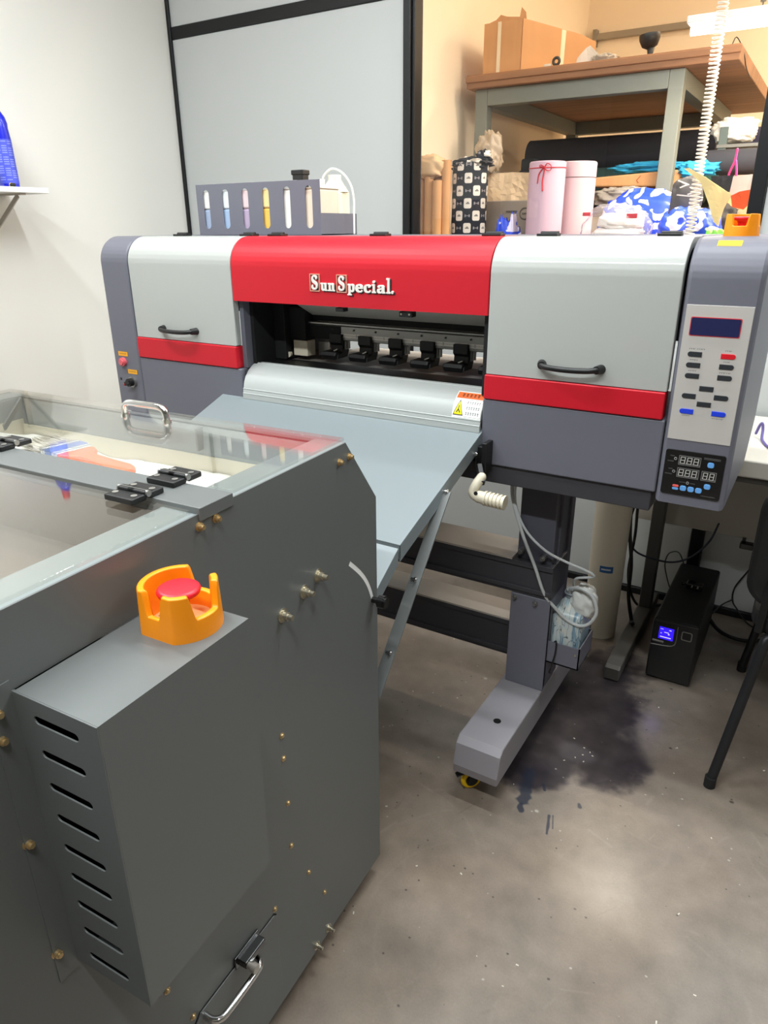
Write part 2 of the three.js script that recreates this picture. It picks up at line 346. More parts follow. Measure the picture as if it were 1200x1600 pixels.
// lids
const lidL = W(printer, 'side_lid', sm(prismX(hoodProfile(1.043, 0.022), -1.808, -1.402, 0.002)), M.lid);
const lidR = W(printer, 'side_lid', sm(prismX(hoodProfile(1.038, 0.022), -0.643, -0.2475, 0.002)), M.lid);
const hood = W(printer, 'red_hood', sm(prismX(hoodProfile(1.166, 0.014), -1.400, -0.645, 0.002)), M.red);
W(printer, 'red_band', bx(-1.810, -1.402, 0.980, 1.041, PZ - 0.03, PZ + 0.004, 0.003), M.red);
W(printer, 'red_band', bx(-0.645, -0.2485, 0.980, 1.036, PZ - 0.03, PZ + 0.004, 0.003), M.red);
function lidHandle(parent, x0, x1, y) {
  const g = pipe([[x0, y + 0.002, PZ], [x0 + 0.004, y + 0.002, PZ + 0.016], [x0 + 0.025, y, PZ + 0.026], [(x0 + x1) / 2, y - 0.001, PZ + 0.029], [x1 - 0.025, y, PZ + 0.026], [x1 - 0.004, y + 0.002, PZ + 0.016], [x1, y + 0.002, PZ]], 0.0062, 48, 10);
  const b = [x0, x1].map(x => rod([x, y + 0.002, PZ - 0.004], [x + (x < (x0 + x1) / 2 ? 0.006 : -0.006), y + 0.002, PZ + 0.018], 0.0105, 14, 0.0085));
  W(parent, 'handle', mg([g, ...b]), M.black);
}
lidHandle(lidL, -1.688, -1.552, 1.072); lidHandle(lidR, -0.513, -0.383, 1.069);
// lower body either side of the opening, with the dark rail underneath
W(printer, 'lower_body', bx(-1.812, -1.392, 0.812, 0.979, -1.80, PZ, 0.004), M.body);
W(printer, 'lower_body', bx(-0.648, -0.2425, 0.822, 0.979, -1.80, PZ, 0.004), M.body);
W(printer, 'under_rail', mg([bx(-1.90, -0.25, 0.775, 0.822, -1.74, PZ - 0.008, 0.003)]), M.darkSteel);
// top cover and back, inner cheeks of the opening
W(printer, 'top_cover', bx(-1.812, -0.2405, TOP - 0.006, TOP, PB, -1.661), M.body);
W(printer, 'back_panel', bx(-1.812, -0.2405, 1.075, TOP - 0.006, PB, PB + 0.006), M.bodyDark);
W(printer, 'back_panel', bx(-1.812, -0.2405, 0.82, 0.963, -1.806, -1.80), M.bodyDark);
W(printer, 'inner_cheek', bx(-1.402, -1.388, 0.98, 1.30, PB + 0.01, PZ - 0.024), M.body);
W(printer, 'inner_cheek', bx(-1.392, -1.376, 0.98, 1.30, PB + 0.01, PZ - 0.05), M.blackInside);
W(printer, 'inner_cheek', bx(-0.662, -0.648, 0.98, 1.30, PB + 0.01, PZ - 0.024), M.blackInside);
W(printer, 'inner_ceiling', bx(-1.376, -0.662, 1.285, 1.29, PB + 0.01, -1.60), M.blackInside);
W(printer, 'splash_plate', prismX([[-1.520, 1.205], [-1.526, 1.209], [-1.70, 1.122], [-1.696, 1.116]], -1.28, -0.662), std(0xb9b4aa, 0.5, 0.1));
const clip = W(printer, 'hood_latch', bx(-0.879, -0.843, 1.150, 1.163, PZ - 0.03, PZ - 0.008, 0.002), M.black);
W(printer, 'hood_latch', bx(-1.065, -1.040, 1.153, 1.163, PZ - 0.03, PZ - 0.008, 0.002), M.black);
for (const x of [-0.872, -0.850]) W(clip, 'screw', rod([x, 1.157, PZ - 0.009], [x, 1.157, PZ - 0.0065], 0.0022, 8), M.zinc);
// print beam with guide rail, scale and screws
const beam = W(printer, 'beam', mg([bx(-1.376, -0.662, 1.052, 1.092, -1.75, -1.682, 0.003), bx(-1.376, -0.662, 1.092, 1.128, -1.78, -1.70, 0.003)]), M.alu);
W(beam, 'guide_rail', mg([bx(-1.376, -0.662, 1.0935, 1.099, -1.70, -1.676, 0.0015)]), M.steel);
W(beam, 'slot', bx(-1.376, -0.662, 1.10, 1.116, -1.70, -1.6985), M.blackInside);
const scaleTex = canvasTex(2048, 32, (c, w, h) => {
  c.fillStyle = '#d8d4cc'; c.fillRect(0, 0, w, h); c.fillStyle = '#1c1a18';
  for (let i = 0; i < 140; i++) { const x = i * w / 140; c.fillRect(x, i % 10 ? 12 : 4, i % 10 ? 3 : 5, i % 10 ? 8 : 22); }
});
W(beam, 'scale', printQuad(-1.30, -0.664, 1.0605, 1.0715, -1.6812), std(0xffffff, 0.5, 0.2, { map: scaleTex }));
for (let i = 0; i < 9; i++) W(beam, 'screw', rod([-1.27 + i * 0.072, 1.082, -1.683], [-1.27 + i * 0.072, 1.082, -1.679], 0.0026, 10), M.black);
// pinch rollers
const armGeo0 = mg([
  prismX([[0.028, 0.058], [0.028, 0.036], [0.020, 0.028], [0.022, 0.012], [0.044, 0.006], [0.046, -0.004], [-0.004, -0.004], [-0.012, 0.010], [-0.014, 0.058]], -0.017, 0.017, 0.002),
  prismX([[0.050, 0.013], [0.054, 0.005], [0.048, -0.006], [0.006, -0.006], [0.0, 0.004], [0.006, 0.013]], -0.030, 0.014, 0.003),
]);
const armGeo = armGeo0.scale(1.25, 1.06, 1.0);
const armTab = bar([-0.006, 0.014, 0.0265], [0.007, 0.0195, 0.0265], 0.004, 0.003);
const armBracket = mg([bx(0.020, 0.026, 0.018, 0.052, -0.01, 0.012, 0.001), bx(0.017, 0.034, 0.040, 0.046, -0.012, 0.008, 0.001), rod([0.03, 0.02, 0], [0.03, 0.05, 0], 0.003, 8)]);
for (let i = 0; i < 6; i++) {
  const a = new THREE.Group(); a.name = numbered('pinch_roller'); a.position.set(-1.185 + i * 0.0985 - printer.position.x, 1.008, -1.70 - printer.position.z); printer.add(a);
  Lm(a, 'arm', armGeo, M.armBlack); Lm(a, 'lever_tab', armTab, M.white); Lm(a, 'bracket', armBracket, M.steel);
}
W(printer, 'carriage_cover', mg([prismX([[-1.66, 1.045], [-1.66, 1.002], [-1.70, 1.0], [-1.70, 1.045]], -1.326, -1.276, 0.002), rod([-1.340, 1.004, -1.66], [-1.336, 1.004, -1.645], 0.008, 14)]), M.ivory);
W(printer, 'carriage', mg([bx(-1.376, -1.335, 0.99, 1.15, -1.76, -1.635, 0.004), bx(-1.376, -1.28, 1.045, 1.14, -1.72, -1.66, 0.004), bx(-1.376, -1.17, 1.052, 1.090, -1.69, -1.6795, 0.002)]), M.blackInside);
W(printer, 'guard_plate', bx(-1.272, -1.235, 0.998, 1.038, -1.715, -1.71), M.steel);
// platen and the curved white apron
W(printer, 'platen', mg([bx(-1.376, -0.662, 0.965, 0.988, -1.90, -1.665, 0.002)]), std(0x77706a, 0.55));
W(printer, 'platen_edge', bx(-1.376, -0.662, 0.965, 0.9885, -1.664, -1.577, 0.002), M.black);
W(printer, 'film', prismX([[-1.78, 0.9885], [-1.94, 0.9885], [-2.0, 0.98], [-2.03, 0.95], [-2.03, 0.66], [-2.031, 0.66], [-2.031, 0.951], [-2.0005, 0.981], [-1.94, 0.9895], [-1.78, 0.9895]], -1.27, -0.69), M.film);
{
  const o = [[-1.575, 0.990], [-1.555, 0.9885], [-1.5545, 0.990], [-1.552, 0.9895], [-1.536, 0.982], [-1.522, 0.972], [-1.512, 0.960], [-1.5115, 0.9612], [-1.5095, 0.9585], [-1.502, 0.944], [-1.497, 0.925], [-1.4965, 0.9265], [-1.495, 0.921], [-1.4945, 0.912], [-1.493, 0.911], [-1.4925, 0.898]];
  const inn = o.slice().reverse().map(p => [p[0] - 0.006, p[1] - 0.005]);
  const ap = W(printer, 'apron', sm(prismX(o.concat(inn), -1.386, -0.650)), M.aluWhite);
  for (const [z, y, r] of [[-1.5555, 0.9895, 0.0022], [-1.5125, 0.9600, 0.0016], [-1.4965, 0.9255, 0.0016], [-1.4942, 0.9130, 0.0016]]) W(ap, 'ridge', rod([-1.386, y, z], [-0.650, y, z], r, 8), M.aluWhite);
  const warn = canvasTex(256, 144, (c, w, h) => {
    c.fillStyle = '#f2f1ee'; c.fillRect(0, 0, w, h); c.fillStyle = '#f26a1b'; c.fillRect(8, 6, w - 8, 38); c.fillStyle = '#3b1a0a';
    for (let i = 0; i < 5; i++) { c.fillRect(50 + i * 34, 16, 22, 5); c.fillRect(58 + i * 34, 12, 5, 24); c.fillRect(52 + i * 34, 27, 20, 4); }
    c.fillStyle = '#222'; c.beginPath(); c.moveTo(52, 52); c.lineTo(98, 134); c.lineTo(6, 134); c.closePath(); c.fill();
    c.fillStyle = '#f3e500'; c.beginPath(); c.moveTo(52, 62); c.lineTo(90, 129); c.lineTo(14, 129); c.closePath(); c.fill();
    c.strokeStyle = '#222'; c.lineWidth = 7; c.beginPath(); c.moveTo(52, 84); c.lineTo(52, 104); c.lineTo(68, 120); c.moveTo(52, 104); c.lineTo(36, 120); c.stroke();
    c.strokeStyle = '#999'; c.lineWidth = 2; c.strokeRect(108, 50, 144, 88); c.fillStyle = '#444';
    for (let r = 0; r < 3; r++) for (let i = 0; i < 6; i++) { c.fillRect(118 + i * 21, 62 + r * 27, 14, 3); c.fillRect(123 + i * 21, 58 + r * 27, 3, 14); c.fillRect(118 + i * 21, 70 + r * 27, 12, 3); }
  });
  // follows the curve of the apron
  const path = [[-1.536, 0.982], [-1.522, 0.972], [-1.510, 0.9595], [-1.502, 0.944], [-1.4975, 0.927]], pos = [], uv = [], idx = [];
  path.forEach((p, i) => { for (const s of [0, 1]) { pos.push(-0.725 + s * 0.074, p[1] + 0.0007, p[0] + 0.0010); uv.push(s, 1 - i / 4); } if (i) { const a = 2 * i - 2; idx.push(a, a + 2, a + 1, a + 1, a + 2, a + 3); } });
  const g = new THREE.BufferGeometry(); g.setAttribute('position', new THREE.Float32BufferAttribute(pos, 3)); g.setAttribute('uv', new THREE.Float32BufferAttribute(uv, 2)); g.setIndex(idx); g.computeVertexNormals();
  W(ap, 'warning_label', g, std(0xffffff, 0.5, 0, { map: warn }), 'white warning label with an orange strip and a yellow triangle');
}
// hinges on the top edge
const hingeGeo = mg([bx(-0.021, 0.021, 0, 0.006, -0.018, -0.001, 0.0015), bx(-0.023, 0.023, 0, 0.0055, 0.001, 0.016, 0.0015), rod([-0.018, 0.006, 0], [0.022, 0.006, 0], 0.0042, 10)]);
for (const x of [-1.671, -1.412, -1.311, -0.984, -0.682, -0.552, -0.299]) Lm(printer, 'hinge', hingeGeo, M.black, [x + 1.02, TOP, -1.598 + 1.68]);
// ---- badge ----
{
  const badge = new THREE.Group(); badge.name = 'badge'; badge.position.set(-1.133 + 1.02, 1.203, PZ + 1.68); printer.add(badge);
  const squareGeo = mg([prismZ(roundRect(0, 0.030, -0.002, 0.040, 0.001), 0, 0.0035, 0, [roundRect(0.0018, 0.0282, 0, 0.038, 0.001)])]);
  const back = std(0x2a1416, 0.5), pale = std(0xe9e4dc, 0.35), deep = std(0xb01020, 0.45);
  const letter = (ch, x, size, y, sx) => {
    const mk = d => { const g = new TextGeometry(ch, { font, size, depth: d, curveSegments: 5, bevelEnabled: true, bevelSize: 0.0008, bevelThickness: 0.0003, bevelSegments: 1 }); g.computeBoundingBox(); g.translate(-g.boundingBox.min.x, 0, 0); const w = g.boundingBox.max.x - g.boundingBox.min.x; g.scale(sx / w, 1, 1); return g; };
    Lm(badge, 'letter', mk(0.0038), pale, [x, y, 0.0002]);
    Lm(badge, 'letter_shade', mk(0.0012), back, [x + 0.0032, y - 0.0026, 0.0001]);
  };
  const box = x => { Lm(badge, 'letter_square', squareGeo, std(0xd8a48c, 0.4), [x, 0, 0]); Lm(badge, 'square_ground', bx(0.0018, 0.0282, 0, 0.038, 0, 0.0012), deep, [x, 0, 0]); };
  box(0); letter('S', 0.005, 0.0335, 0.003, 0.020);
  letter('u', 0.0335, 0.0235, 0.001, 0.0205); letter('n', 0.056, 0.0235, 0.001, 0.021);
  box(0.082); letter('S', 0.087, 0.0335, 0.003, 0.020);
  letter('p', 0.115, 0.0235, 0.001, 0.021); letter('e', 0.138, 0.0235, 0.001, 0.022); letter('c', 0.1625, 0.0235, 0.001, 0.020); letter('i', 0.1855, 0.0255, 0.001, 0.0115); letter('a', 0.2, 0.0235, 0.001, 0.024); letter('l', 0.2265, 0.032, 0.001, 0.0115); letter('.', 0.24, 0.026, 0.001, 0.006);
}
// ---- control panel ----
{
  const tex = canvasTex(512, 1160, (c, w, h) => {
    c.fillStyle = '#cfcac5'; c.fillRect(0, 0, w, h); c.fillStyle = '#4a4744';
    const X = x => (x + 0.2335) / 0.1185 * w, Y = y => (1.2095 - y) / 0.2655 * h;
    const word = (x, y, n) => { for (let i = 0; i < n; i++) { c.fillRect(X(x) + i * 13 - n * 6.5, Y(y) - 4, 9, 2.5); c.fillRect(X(x) + i * 13 - n * 6.5 + (i % 3) * 3, Y(y) - 4, 2.5, 9); } };
    word(-0.212, 1.1275, 4); word(-0.196, 1.1275, 5); word(-0.146, 1.1275, 4); word(-0.206, 1.1062, 5); word(-0.146, 1.1065, 4); word(-0.206, 1.0850, 5); word(-0.146, 1.0855, 7); word(-0.205, 0.9945, 5); word(-0.145, 0.9945, 7);
  });
  const cp = W(control, 'control_panel', bx(-0.2335, -0.115, 0.944, 1.2095, PZ, PZ + 0.0016, 0.0006, 1), phy(0xc9c4bf, 0.32, 0.25));
  W(control, 'panel_print', printQuad(-0.2325, -0.116, 0.945, 1.2085, PZ + 0.0018), phy(0xffffff, 0.34, 0.2, { map: tex }));
  W(control, 'screen_frame', prismZ(roundRect(-0.2225, -0.1325, 1.152, 1.1875, 0.003), PZ + 0.0015, PZ + 0.0026), std(0xd0303a, 0.4));
  W(control, 'screen', prismZ(roundRect(-0.221, -0.134, 1.1535, 1.186, 0.003), PZ + 0.0015, PZ + 0.0032), phy(0x1c2250, 0.12, 0, { clearcoat: 1, clearcoatRoughness: 0.04 }));
  const bt = (x, y, side, m) => {
    const w = 0.026, hh = 0.0098, r = hh / 2, o = [];
    if (side === 0) o.push([-w / 2, -r], [w / 2, -r], [w / 2, r], [-w / 2, r]);
    else { o.push([w / 2, -r], [w / 2, r]); for (let i = 0; i <= 10; i++) { const a = Math.PI / 2 + Math.PI * i / 10; o.push([-w / 2 + r + r * Math.cos(a), r * Math.sin(a)]); } }
    const pts = o.map(p => [x + (side === 2 ? -1 : 1) * p[0], y + p[1]]); if (side === 2) pts.reverse();
    W(control, 'button', prismZ(pts, PZ + 0.0012, PZ + 0.0032, 0.0005), m);
  };
  const dk = std(0x2a2d31, 0.45), rd = std(0xd51525, 0.4), bl = std(0x1f3fd6, 0.4);
  for (const [x, y, s, m] of [[-0.206, 1.117, 1, dk], [-0.146, 1.117, 2, rd], [-0.206, 1.096, 1, dk], [-0.146, 1.097, 2, dk], [-0.205, 1.075, 1, dk], [-0.146, 1.076, 2, dk], [-0.175, 1.052, 0, dk], [-0.205, 1.035, 1, dk], [-0.146, 1.037, 2, dk], [-0.175, 1.021, 0, dk], [-0.205, 1.004, 1, bl], [-0.1455, 1.005, 2, bl]]) bt(x, y, s, m);
  // temperature panel
  W(control, 'heater_panel', prismZ(roundRect(-0.2315, -0.1170, 0.8265, 0.9225, 0.005), PZ, PZ + 0.003, 0.0006), phy(0x0e0f11, 0.25, 0, { clearcoat: 0.6, clearcoatRoughness: 0.1 }));
  const digits = n => canvasTex(160 * n, 256, (c, w, h) => {
    c.fillStyle = '#8e8d8c'; c.fillRect(0, 0, w, h); c.fillStyle = '#151515'; c.fillRect(10, 12, w - 20, h - 24);
    for (let i = 0; i < n; i++) { const x = 30 + i * (w - 40) / n, W_ = (w - 40) / n - 34; c.fillStyle = '#b7b4b0'; c.save(); c.translate(x, 0); c.transform(1, 0, -0.06, 1, 10, 0);
      c.fillRect(0, 34, W_, 20); c.fillRect(0, 118, W_, 20); c.fillRect(0, 202, W_, 20); c.fillRect(0, 38, 20, 180); c.fillRect(W_ - 20, 38, 20, 180); c.restore(); c.beginPath(); c.arc(x + W_ + 17, 214, 9, 0, 7); c.fill(); }
  });
  const d3 = std(0xffffff, 0.35, 0, { map: digits(3) }), d2 = std(0xffffff, 0.35, 0, { map: digits(2) });
  W(control, 'display', printQuad(-0.2045, -0.1625, 0.8925, 0.9125, PZ + 0.0034), d3);
  W(control, 'display', printQuad(-0.2045, -0.1625, 0.866, 0.886, PZ + 0.0034), d3);
  W(control, 'display', printQuad(-0.1575, -0.1295, 0.866, 0.886, PZ + 0.0034), d2);
  for (const [x, y] of [[-0.211, 0.904], [-0.211, 0.8765], [-0.181, 0.8555]]) W(control, 'indicator', new THREE.TorusGeometry(0.0024, 0.0006, 6, 16).translate(x, y, PZ + 0.0034), std(0x9a9a98, 0.4));
  const fine = canvasTex(256, 64, (c, w, h) => { c.fillStyle = '#0e0f11'; c.fillRect(0, 0, w, h); c.fillStyle = '#8d8c8a'; for (let i = 0; i < 12; i++) { c.fillRect(8 + i * 20, 10, 13, 4); c.fillRect(12 + i * 20, 10, 4, 18); c.fillRect(8 + i * 20, 24, 12, 4); } c.fillRect(8, 42, 236, 5); });
  const fm = std(0xffffff, 0.4, 0, { map: fine });
  for (const [a, b, c, d] of [[-0.158, -0.125, 0.9095, 0.9155], [-0.222, -0.213, 0.9080, 0.9110], [-0.226, -0.213, 0.8965, 0.8995], [-0.222, -0.213, 0.8800, 0.8830], [-0.228, -0.213, 0.8690, 0.8720], [-0.198, -0.185, 0.8545, 0.8570], [-0.176, -0.166, 0.8540, 0.8570], [-0.153, -0.124, 0.8315, 0.8345]]) W(control, 'print', printQuad(a, b, c, d, PZ + 0.0034), fm);
  const lb = std(0x6aa9ea, 0.4);
  for (const [x, y] of [[-0.143, 0.900], [-0.143, 0.854], [-0.188, 0.843], [-0.173, 0.843], [-0.158, 0.843]]) W(control, 'button', prismZ(roundRect(x - 0.0062, x + 0.0062, y - 0.0055, y + 0.0055, 0.004), PZ + 0.0025, PZ + 0.0045, 0.0007), lb);
  W(control, 'button', prismZ(roundRect(-0.2092, -0.1968, 0.8435, 0.8485, 0.0024), PZ + 0.0025, PZ + 0.0045, 0.0007), std(0xe25a55, 0.4));
  W(control, 'button', prismZ(roundRect(-0.2092, -0.1968, 0.8375, 0.8425, 0.0024), PZ + 0.0025, PZ + 0.0045, 0.0007), lb);
}
// ---- left end: lamp, selector, labels ----
{
  const lab = canvasTex(128, 80, (c, w, h) => { c.fillStyle = '#f0a91c'; c.fillRect(0, 0, w, h); c.fillStyle = '#6a4208'; for (let i = 0; i < 5; i++) { c.fillRect(18 + i * 19, 30, 12, 5); c.fillRect(22 + i * 19, 26, 4, 24); c.fillRect(18 + i * 19, 44, 12, 4); } });
  const lm = std(0xffffff, 0.5, 0, { map: lab });
  W(endPanel, 'label_plate', printQuad(-1.909, -1.866, 0.976, 0.990, PZ + 0.001), lm); W(endPanel, 'label_plate', printQuad(-1.875, -1.832, 0.922, 0.936, PZ + 0.001), lm);
  W(endPanel, 'push_button', mg([rod([-1.889, 0.958, PZ], [-1.889, 0.958, PZ + 0.010], 0.0135, 20), rod([-1.889, 0.958, PZ + 0.01], [-1.889, 0.958, PZ + 0.014], 0.010, 20, 0.009)]), std(0xe06068, 0.35));
  W(endPanel, 'selector_ring', rod([-1.857, 0.897, PZ], [-1.857, 0.897, PZ + 0.008], 0.017, 22), M.steel);
  W(endPanel, 'selector_knob', mg([rod([-1.857, 0.897, PZ + 0.006], [-1.857, 0.897, PZ + 0.022], 0.0125, 20), bar([-1.868, 0.893, PZ + 0.024], [-1.846, 0.901, PZ + 0.024], 0.009, 0.012)]), M.black);
  W(endPanel, 'selector_tip', new THREE.SphereGeometry(0.005, 10, 8).translate(-1.870, 0.892, PZ + 0.024), M.redButton);
  W(endPanel, 'bolt_hole', rod([-1.914, 0.901, PZ - 0.002], [-1.914, 0.901, PZ + 0.0008], 0.0045, 12), M.black);
}
// ---- emergency stop: crenellated guard, mushroom button ----
function guardGeo(R = 0.044, lo = 0.024, hi = 0.052, th = 0.0085) {
  const n = 144, pos = [], idx = [], uv = [];
  const lugs = [[3.14, 1.12], [0.92, 0.36], [-0.78, 0.26]];
  const hgt = a => { let k = 0; for (const [c, w] of lugs) { let d = Math.abs(((a - c + Math.PI) % (2 * Math.PI) + 2 * Math.PI) % (2 * Math.PI) - Math.PI); k = Math.max(k, 1 - ss(w - 0.02, w + 0.16, d)); } return lo + (hi - lo) * k; };
  const rad = (a, r) => Math.min(r, (r * 0.86) / Math.max(0.01, Math.sin(a)));
  for (let i = 0; i <= n; i++) {
    const a = -Math.PI + 2 * Math.PI * i / n, h = hgt(a), tp = 0.0015;
    const ro = rad(a, R), ri = rad(a, R - th), c = Math.cos(a), s = Math.sin(a), tilt = 1 - 0.04 * h / hi;
    const ring = [[ro, 0], [ro * tilt, h - tp], [(ro - 0.0018) * tilt, h], [(ri + 0.0018) * tilt, h], [ri * tilt, h - tp], [ri, 0.004]];
    ring.forEach(p => { pos.push(p[0] * c, p[1], p[0] * s); uv.push(0, 0); });
  }
  for (let i = 0; i < n; i++) for (let k = 0; k < 5; k++) { const a = i * 6 + k, b = a + 6; idx.push(a, a + 1, b, b, a + 1, b + 1); }
  const g = new THREE.BufferGeometry(); g.setAttribute('position', new THREE.Float32BufferAttribute(pos, 3)); g.setAttribute('uv', new THREE.Float32BufferAttribute(uv, 2)); g.setIndex(idx); g.computeVertexNormals(); return g;
}
const guard = guardGeo();
const mushroom = new THREE.LatheGeometry([[0, 0.012], [0.0085, 0.012], [0.0095, 0.03], [0.012, 0.036], [0.0205, 0.0385], [0.0215, 0.0415], [0.0207, 0.0437], [0.0190, 0.0450], [0.0170, 0.0454], [0.010, 0.0462], [0.0, 0.0464]].map(p => new THREE.Vector2(...p)), 36).scale(1.1, 1, 1.1);
const estopDisc = canvasTex(512, 512, (c, w) => {
  c.fillStyle = '#e0a860'; c.fillRect(0, 0, w, w); c.fillStyle = '#f0b878'; c.beginPath(); c.arc(256, 256, 250, 0, 7); c.fill(); c.fillStyle = '#3a2a1a'; c.font = 'bold 62px sans-serif'; c.textAlign = 'center';
  const word = (t, a0) => { for (let i = 0; i < t.length; i++) { c.save(); c.translate(256, 256); c.rotate(a0 + (i - (t.length - 1) / 2) * 0.24); c.fillText(t[i], 0, -172); c.restore(); } };
  word('EMERGENCY', 0); word('STOP', Math.PI);
});
function estop(parent, pos, turn) {
  const e = new THREE.Group(); e.name = numbered('emergency_stop'); e.position.set(...pos); e.rotation.y = turn; parent.add(e);
  Lm(e, 'guard', guard, M.orange, null, null, 'orange plastic guard ring with notches');
  Lm(e, 'legend_disc', mg([new THREE.CylinderGeometry(0.0365, 0.0365, 0.004, 40).translate(0, 0.002, 0)]), std(0xffffff, 0.5, 0, { map: estopDisc }));
  Lm(e, 'stem', new THREE.CylinderGeometry(0.0075, 0.0085, 0.018, 20).translate(0, 0.011, 0), M.zinc);
  Lm(e, 'push_button', mushroom, M.redButton, null, null, 'red mushroom button');
  return e;
}
estop(printer, [-0.174 + 1.02, TOP, -1.615 + 1.68], -Math.PI / 2).scale.set(0.76, 0.76, 0.76);
W(control, 'label_plate', new THREE.PlaneGeometry(0.042, 0.016).rotateX(-0.95).translate(-0.180, 1.3185, -1.5345), std(0xf5c40a, 0.5), 'yellow label under the emergency stop');
// ---- stand ----
for (const [x0, x1] of [[-0.575, -0.475], [-1.60, -1.50]]) {
  const leg = new THREE.Group(); leg.name = numbered('stand_leg'); leg.position.set((x0 + x1) / 2 + 1.02, 0, 0); printer.add(leg);
  W(leg, 'column', mg([bx(x0, x1 - 0.004, 0.17, 0.77, -1.76, -1.605, 0.004), bx(x1 - 0.004, x1 + 0.002, 0.49, 0.77, -1.66, -1.63, 0.001), bx(x1 - 0.004, x1 + 0.002, 0.49, 0.77, -1.74, -1.71, 0.001)]), M.bodyDark);
  W(leg, 'column_plate', mg([bx(x0 - 0.004, x1 + 0.004, 0.17, 0.450, -1.604, -1.588, 0.003), bx(x1 - 0.003, x1 + 0.004, 0.18, 0.450, -1.70, -1.59, 0.002)]), M.body);
  W(leg, 'foot', prismX([[-1.285, 0.10], [-1.300, 0.155], [-1.318, 0.170], [-2.05, 0.170], [-2.075, 0.15], [-2.085, 0.10], [-2.08, 0.075], [-1.29, 0.075]], x0 - 0.016, x1 + 0.003, 0.004), phy(0x9a969b, 0.5, 0.1));
  W(leg, 'foot_hole', rod([(x0 + x1) / 2 - 0.002, 0.168, -1.41], [(x0 + x1) / 2 - 0.002, 0.1706, -1.41], 0.010, 20), M.black);
  for (const z of [-1.345, -2.02]) {
    const cs = new THREE.Group(); cs.name = numbered('caster'); cs.position.set(x0 + 0.016 + 1.02 - leg.position.x, 0, z + 0.012 + 1.68); cs.rotation.y = -0.75; leg.add(cs);
    Lm(cs, 'wheel', mg([new THREE.TorusGeometry(0.0205, 0.0075, 10, 28).rotateY(Math.PI / 2).translate(0, 0.028, 0)]), M.yellow, null, null, 'yellow caster wheel');
    Lm(cs, 'hub', mg([rod([-0.008, 0.028, 0], [0.0095, 0.028, 0], 0.016, 20), rod([-0.012, 0.028, 0], [0.013, 0.028, 0], 0.006, 12)]), M.black);
    Lm(cs, 'fork', mg([bx(-0.016, 0.016, 0.058, 0.076, -0.018, 0.018, 0.003), bx(-0.0155, -0.0125, 0.022, 0.062, -0.008, 0.010, 0.001), bx(0.0125, 0.0155, 0.022, 0.062, -0.008, 0.010, 0.001), bar([0, 0.055, 0.016], [0, 0.050, 0.042], 0.014, 0.005)]), M.black);
  }
}
// cross rails between the legs: dark channels with a paler top flange
for (const [y0, y1, z0, z1, xe] of [[0.452, 0.553, -1.70, -1.583, -0.470], [0.215, 0.335, -1.74, -1.64, -0.57]]) {
  const cr = W(printer, 'cross_rail', mg([bx(-1.60, xe, y0, y1 - 0.006, z0, z1 - 0.004, 0.002), bx(-1.60, xe, y0 + 0.01, y0 + 0.022, z1 - 0.006, z1 + 0.001, 0.001), bx(-1.60, xe, y1 - 0.02, y1 - 0.006, z1 - 0.006, z1 + 0.001, 0.001)]), M.darkSteel);
  W(cr, 'top_flange', bx(-1.60, -0.58, y1 - 0.006, y1, z0, z1 + 0.002, 0.001), std(0xb9b0a6, 0.45, 0.1));
}
for (const [x, y] of [[-0.560, 0.572], [-0.500, 0.566], [-0.567, 0.438], [-0.510, 0.434]]) W(printer, 'bolt', mg([rod([x, y, -1.606], [x, y, -1.578], 0.004, 10), rod([x, y, -1.606], [x, y, -1.583], 0.007, 6)]), M.steel);
// bracket tray for the waste jug
{
  const br = W(printer, 'jug_bracket', mg([bx(-0.478, -0.385, 0.260, 0.264, -1.72, -1.60), bx(-0.478, -0.385, 0.260, 0.325, -1.603, -1.60), bx(-0.388, -0.385, 0.260, 0.325, -1.72, -1.60), bx(-0.478, -0.385, 0.260, 0.325, -1.72, -1.717), bx(-0.478, -0.475, 0.260, 0.325, -1.72, -1.60)]), M.body);
  W(br, 'screw', rod([-0.395, 0.305, -1.601], [-0.395, 0.305, -1.5975], 0.003, 8), M.zinc);
}
// pressure lever: dark arm, ribbed ivory handle
{
  const lv = W(printer, 'pressure_lever', mg([bar([-0.632, 0.83, -1.46], [-0.606, 0.80, -1.425], 0.012, 0.016), bx(-0.628, -0.616, 0.815, 0.884, -1.5, -1.462, 0.002), bx(-0.650, -0.628, 0.818, 0.870, -1.5, -1.478, 0.003)]), M.black);
  W(lv, 'lever_handle', mg([pipe([[-0.612, 0.812, -1.432], [-0.620, 0.795, -1.42], [-0.624, 0.778, -1.415], [-0.614, 0.770, -1.414], [-0.598, 0.769, -1.414]], 0.0115, 28, 12), rod([-0.612, 0.7705, -1.414], [-0.545, 0.7675, -1.414], 0.0145, 22)]), M.ivory);
  for (let i = 0; i < 6; i++) W(lv, 'grip_rib', rod([-0.594 + i * 0.0092, 0.7697 - i * 0.0004, -1.414], [-0.5895 + i * 0.0092, 0.7695 - i * 0.0004, -1.414], 0.0172, 22), M.ivory);
  W(lv, 'grip_hole', rod([-0.612, 0.782, -1.4035], [-0.612, 0.782, -1.4005], 0.0045, 12), M.blackInside);
}
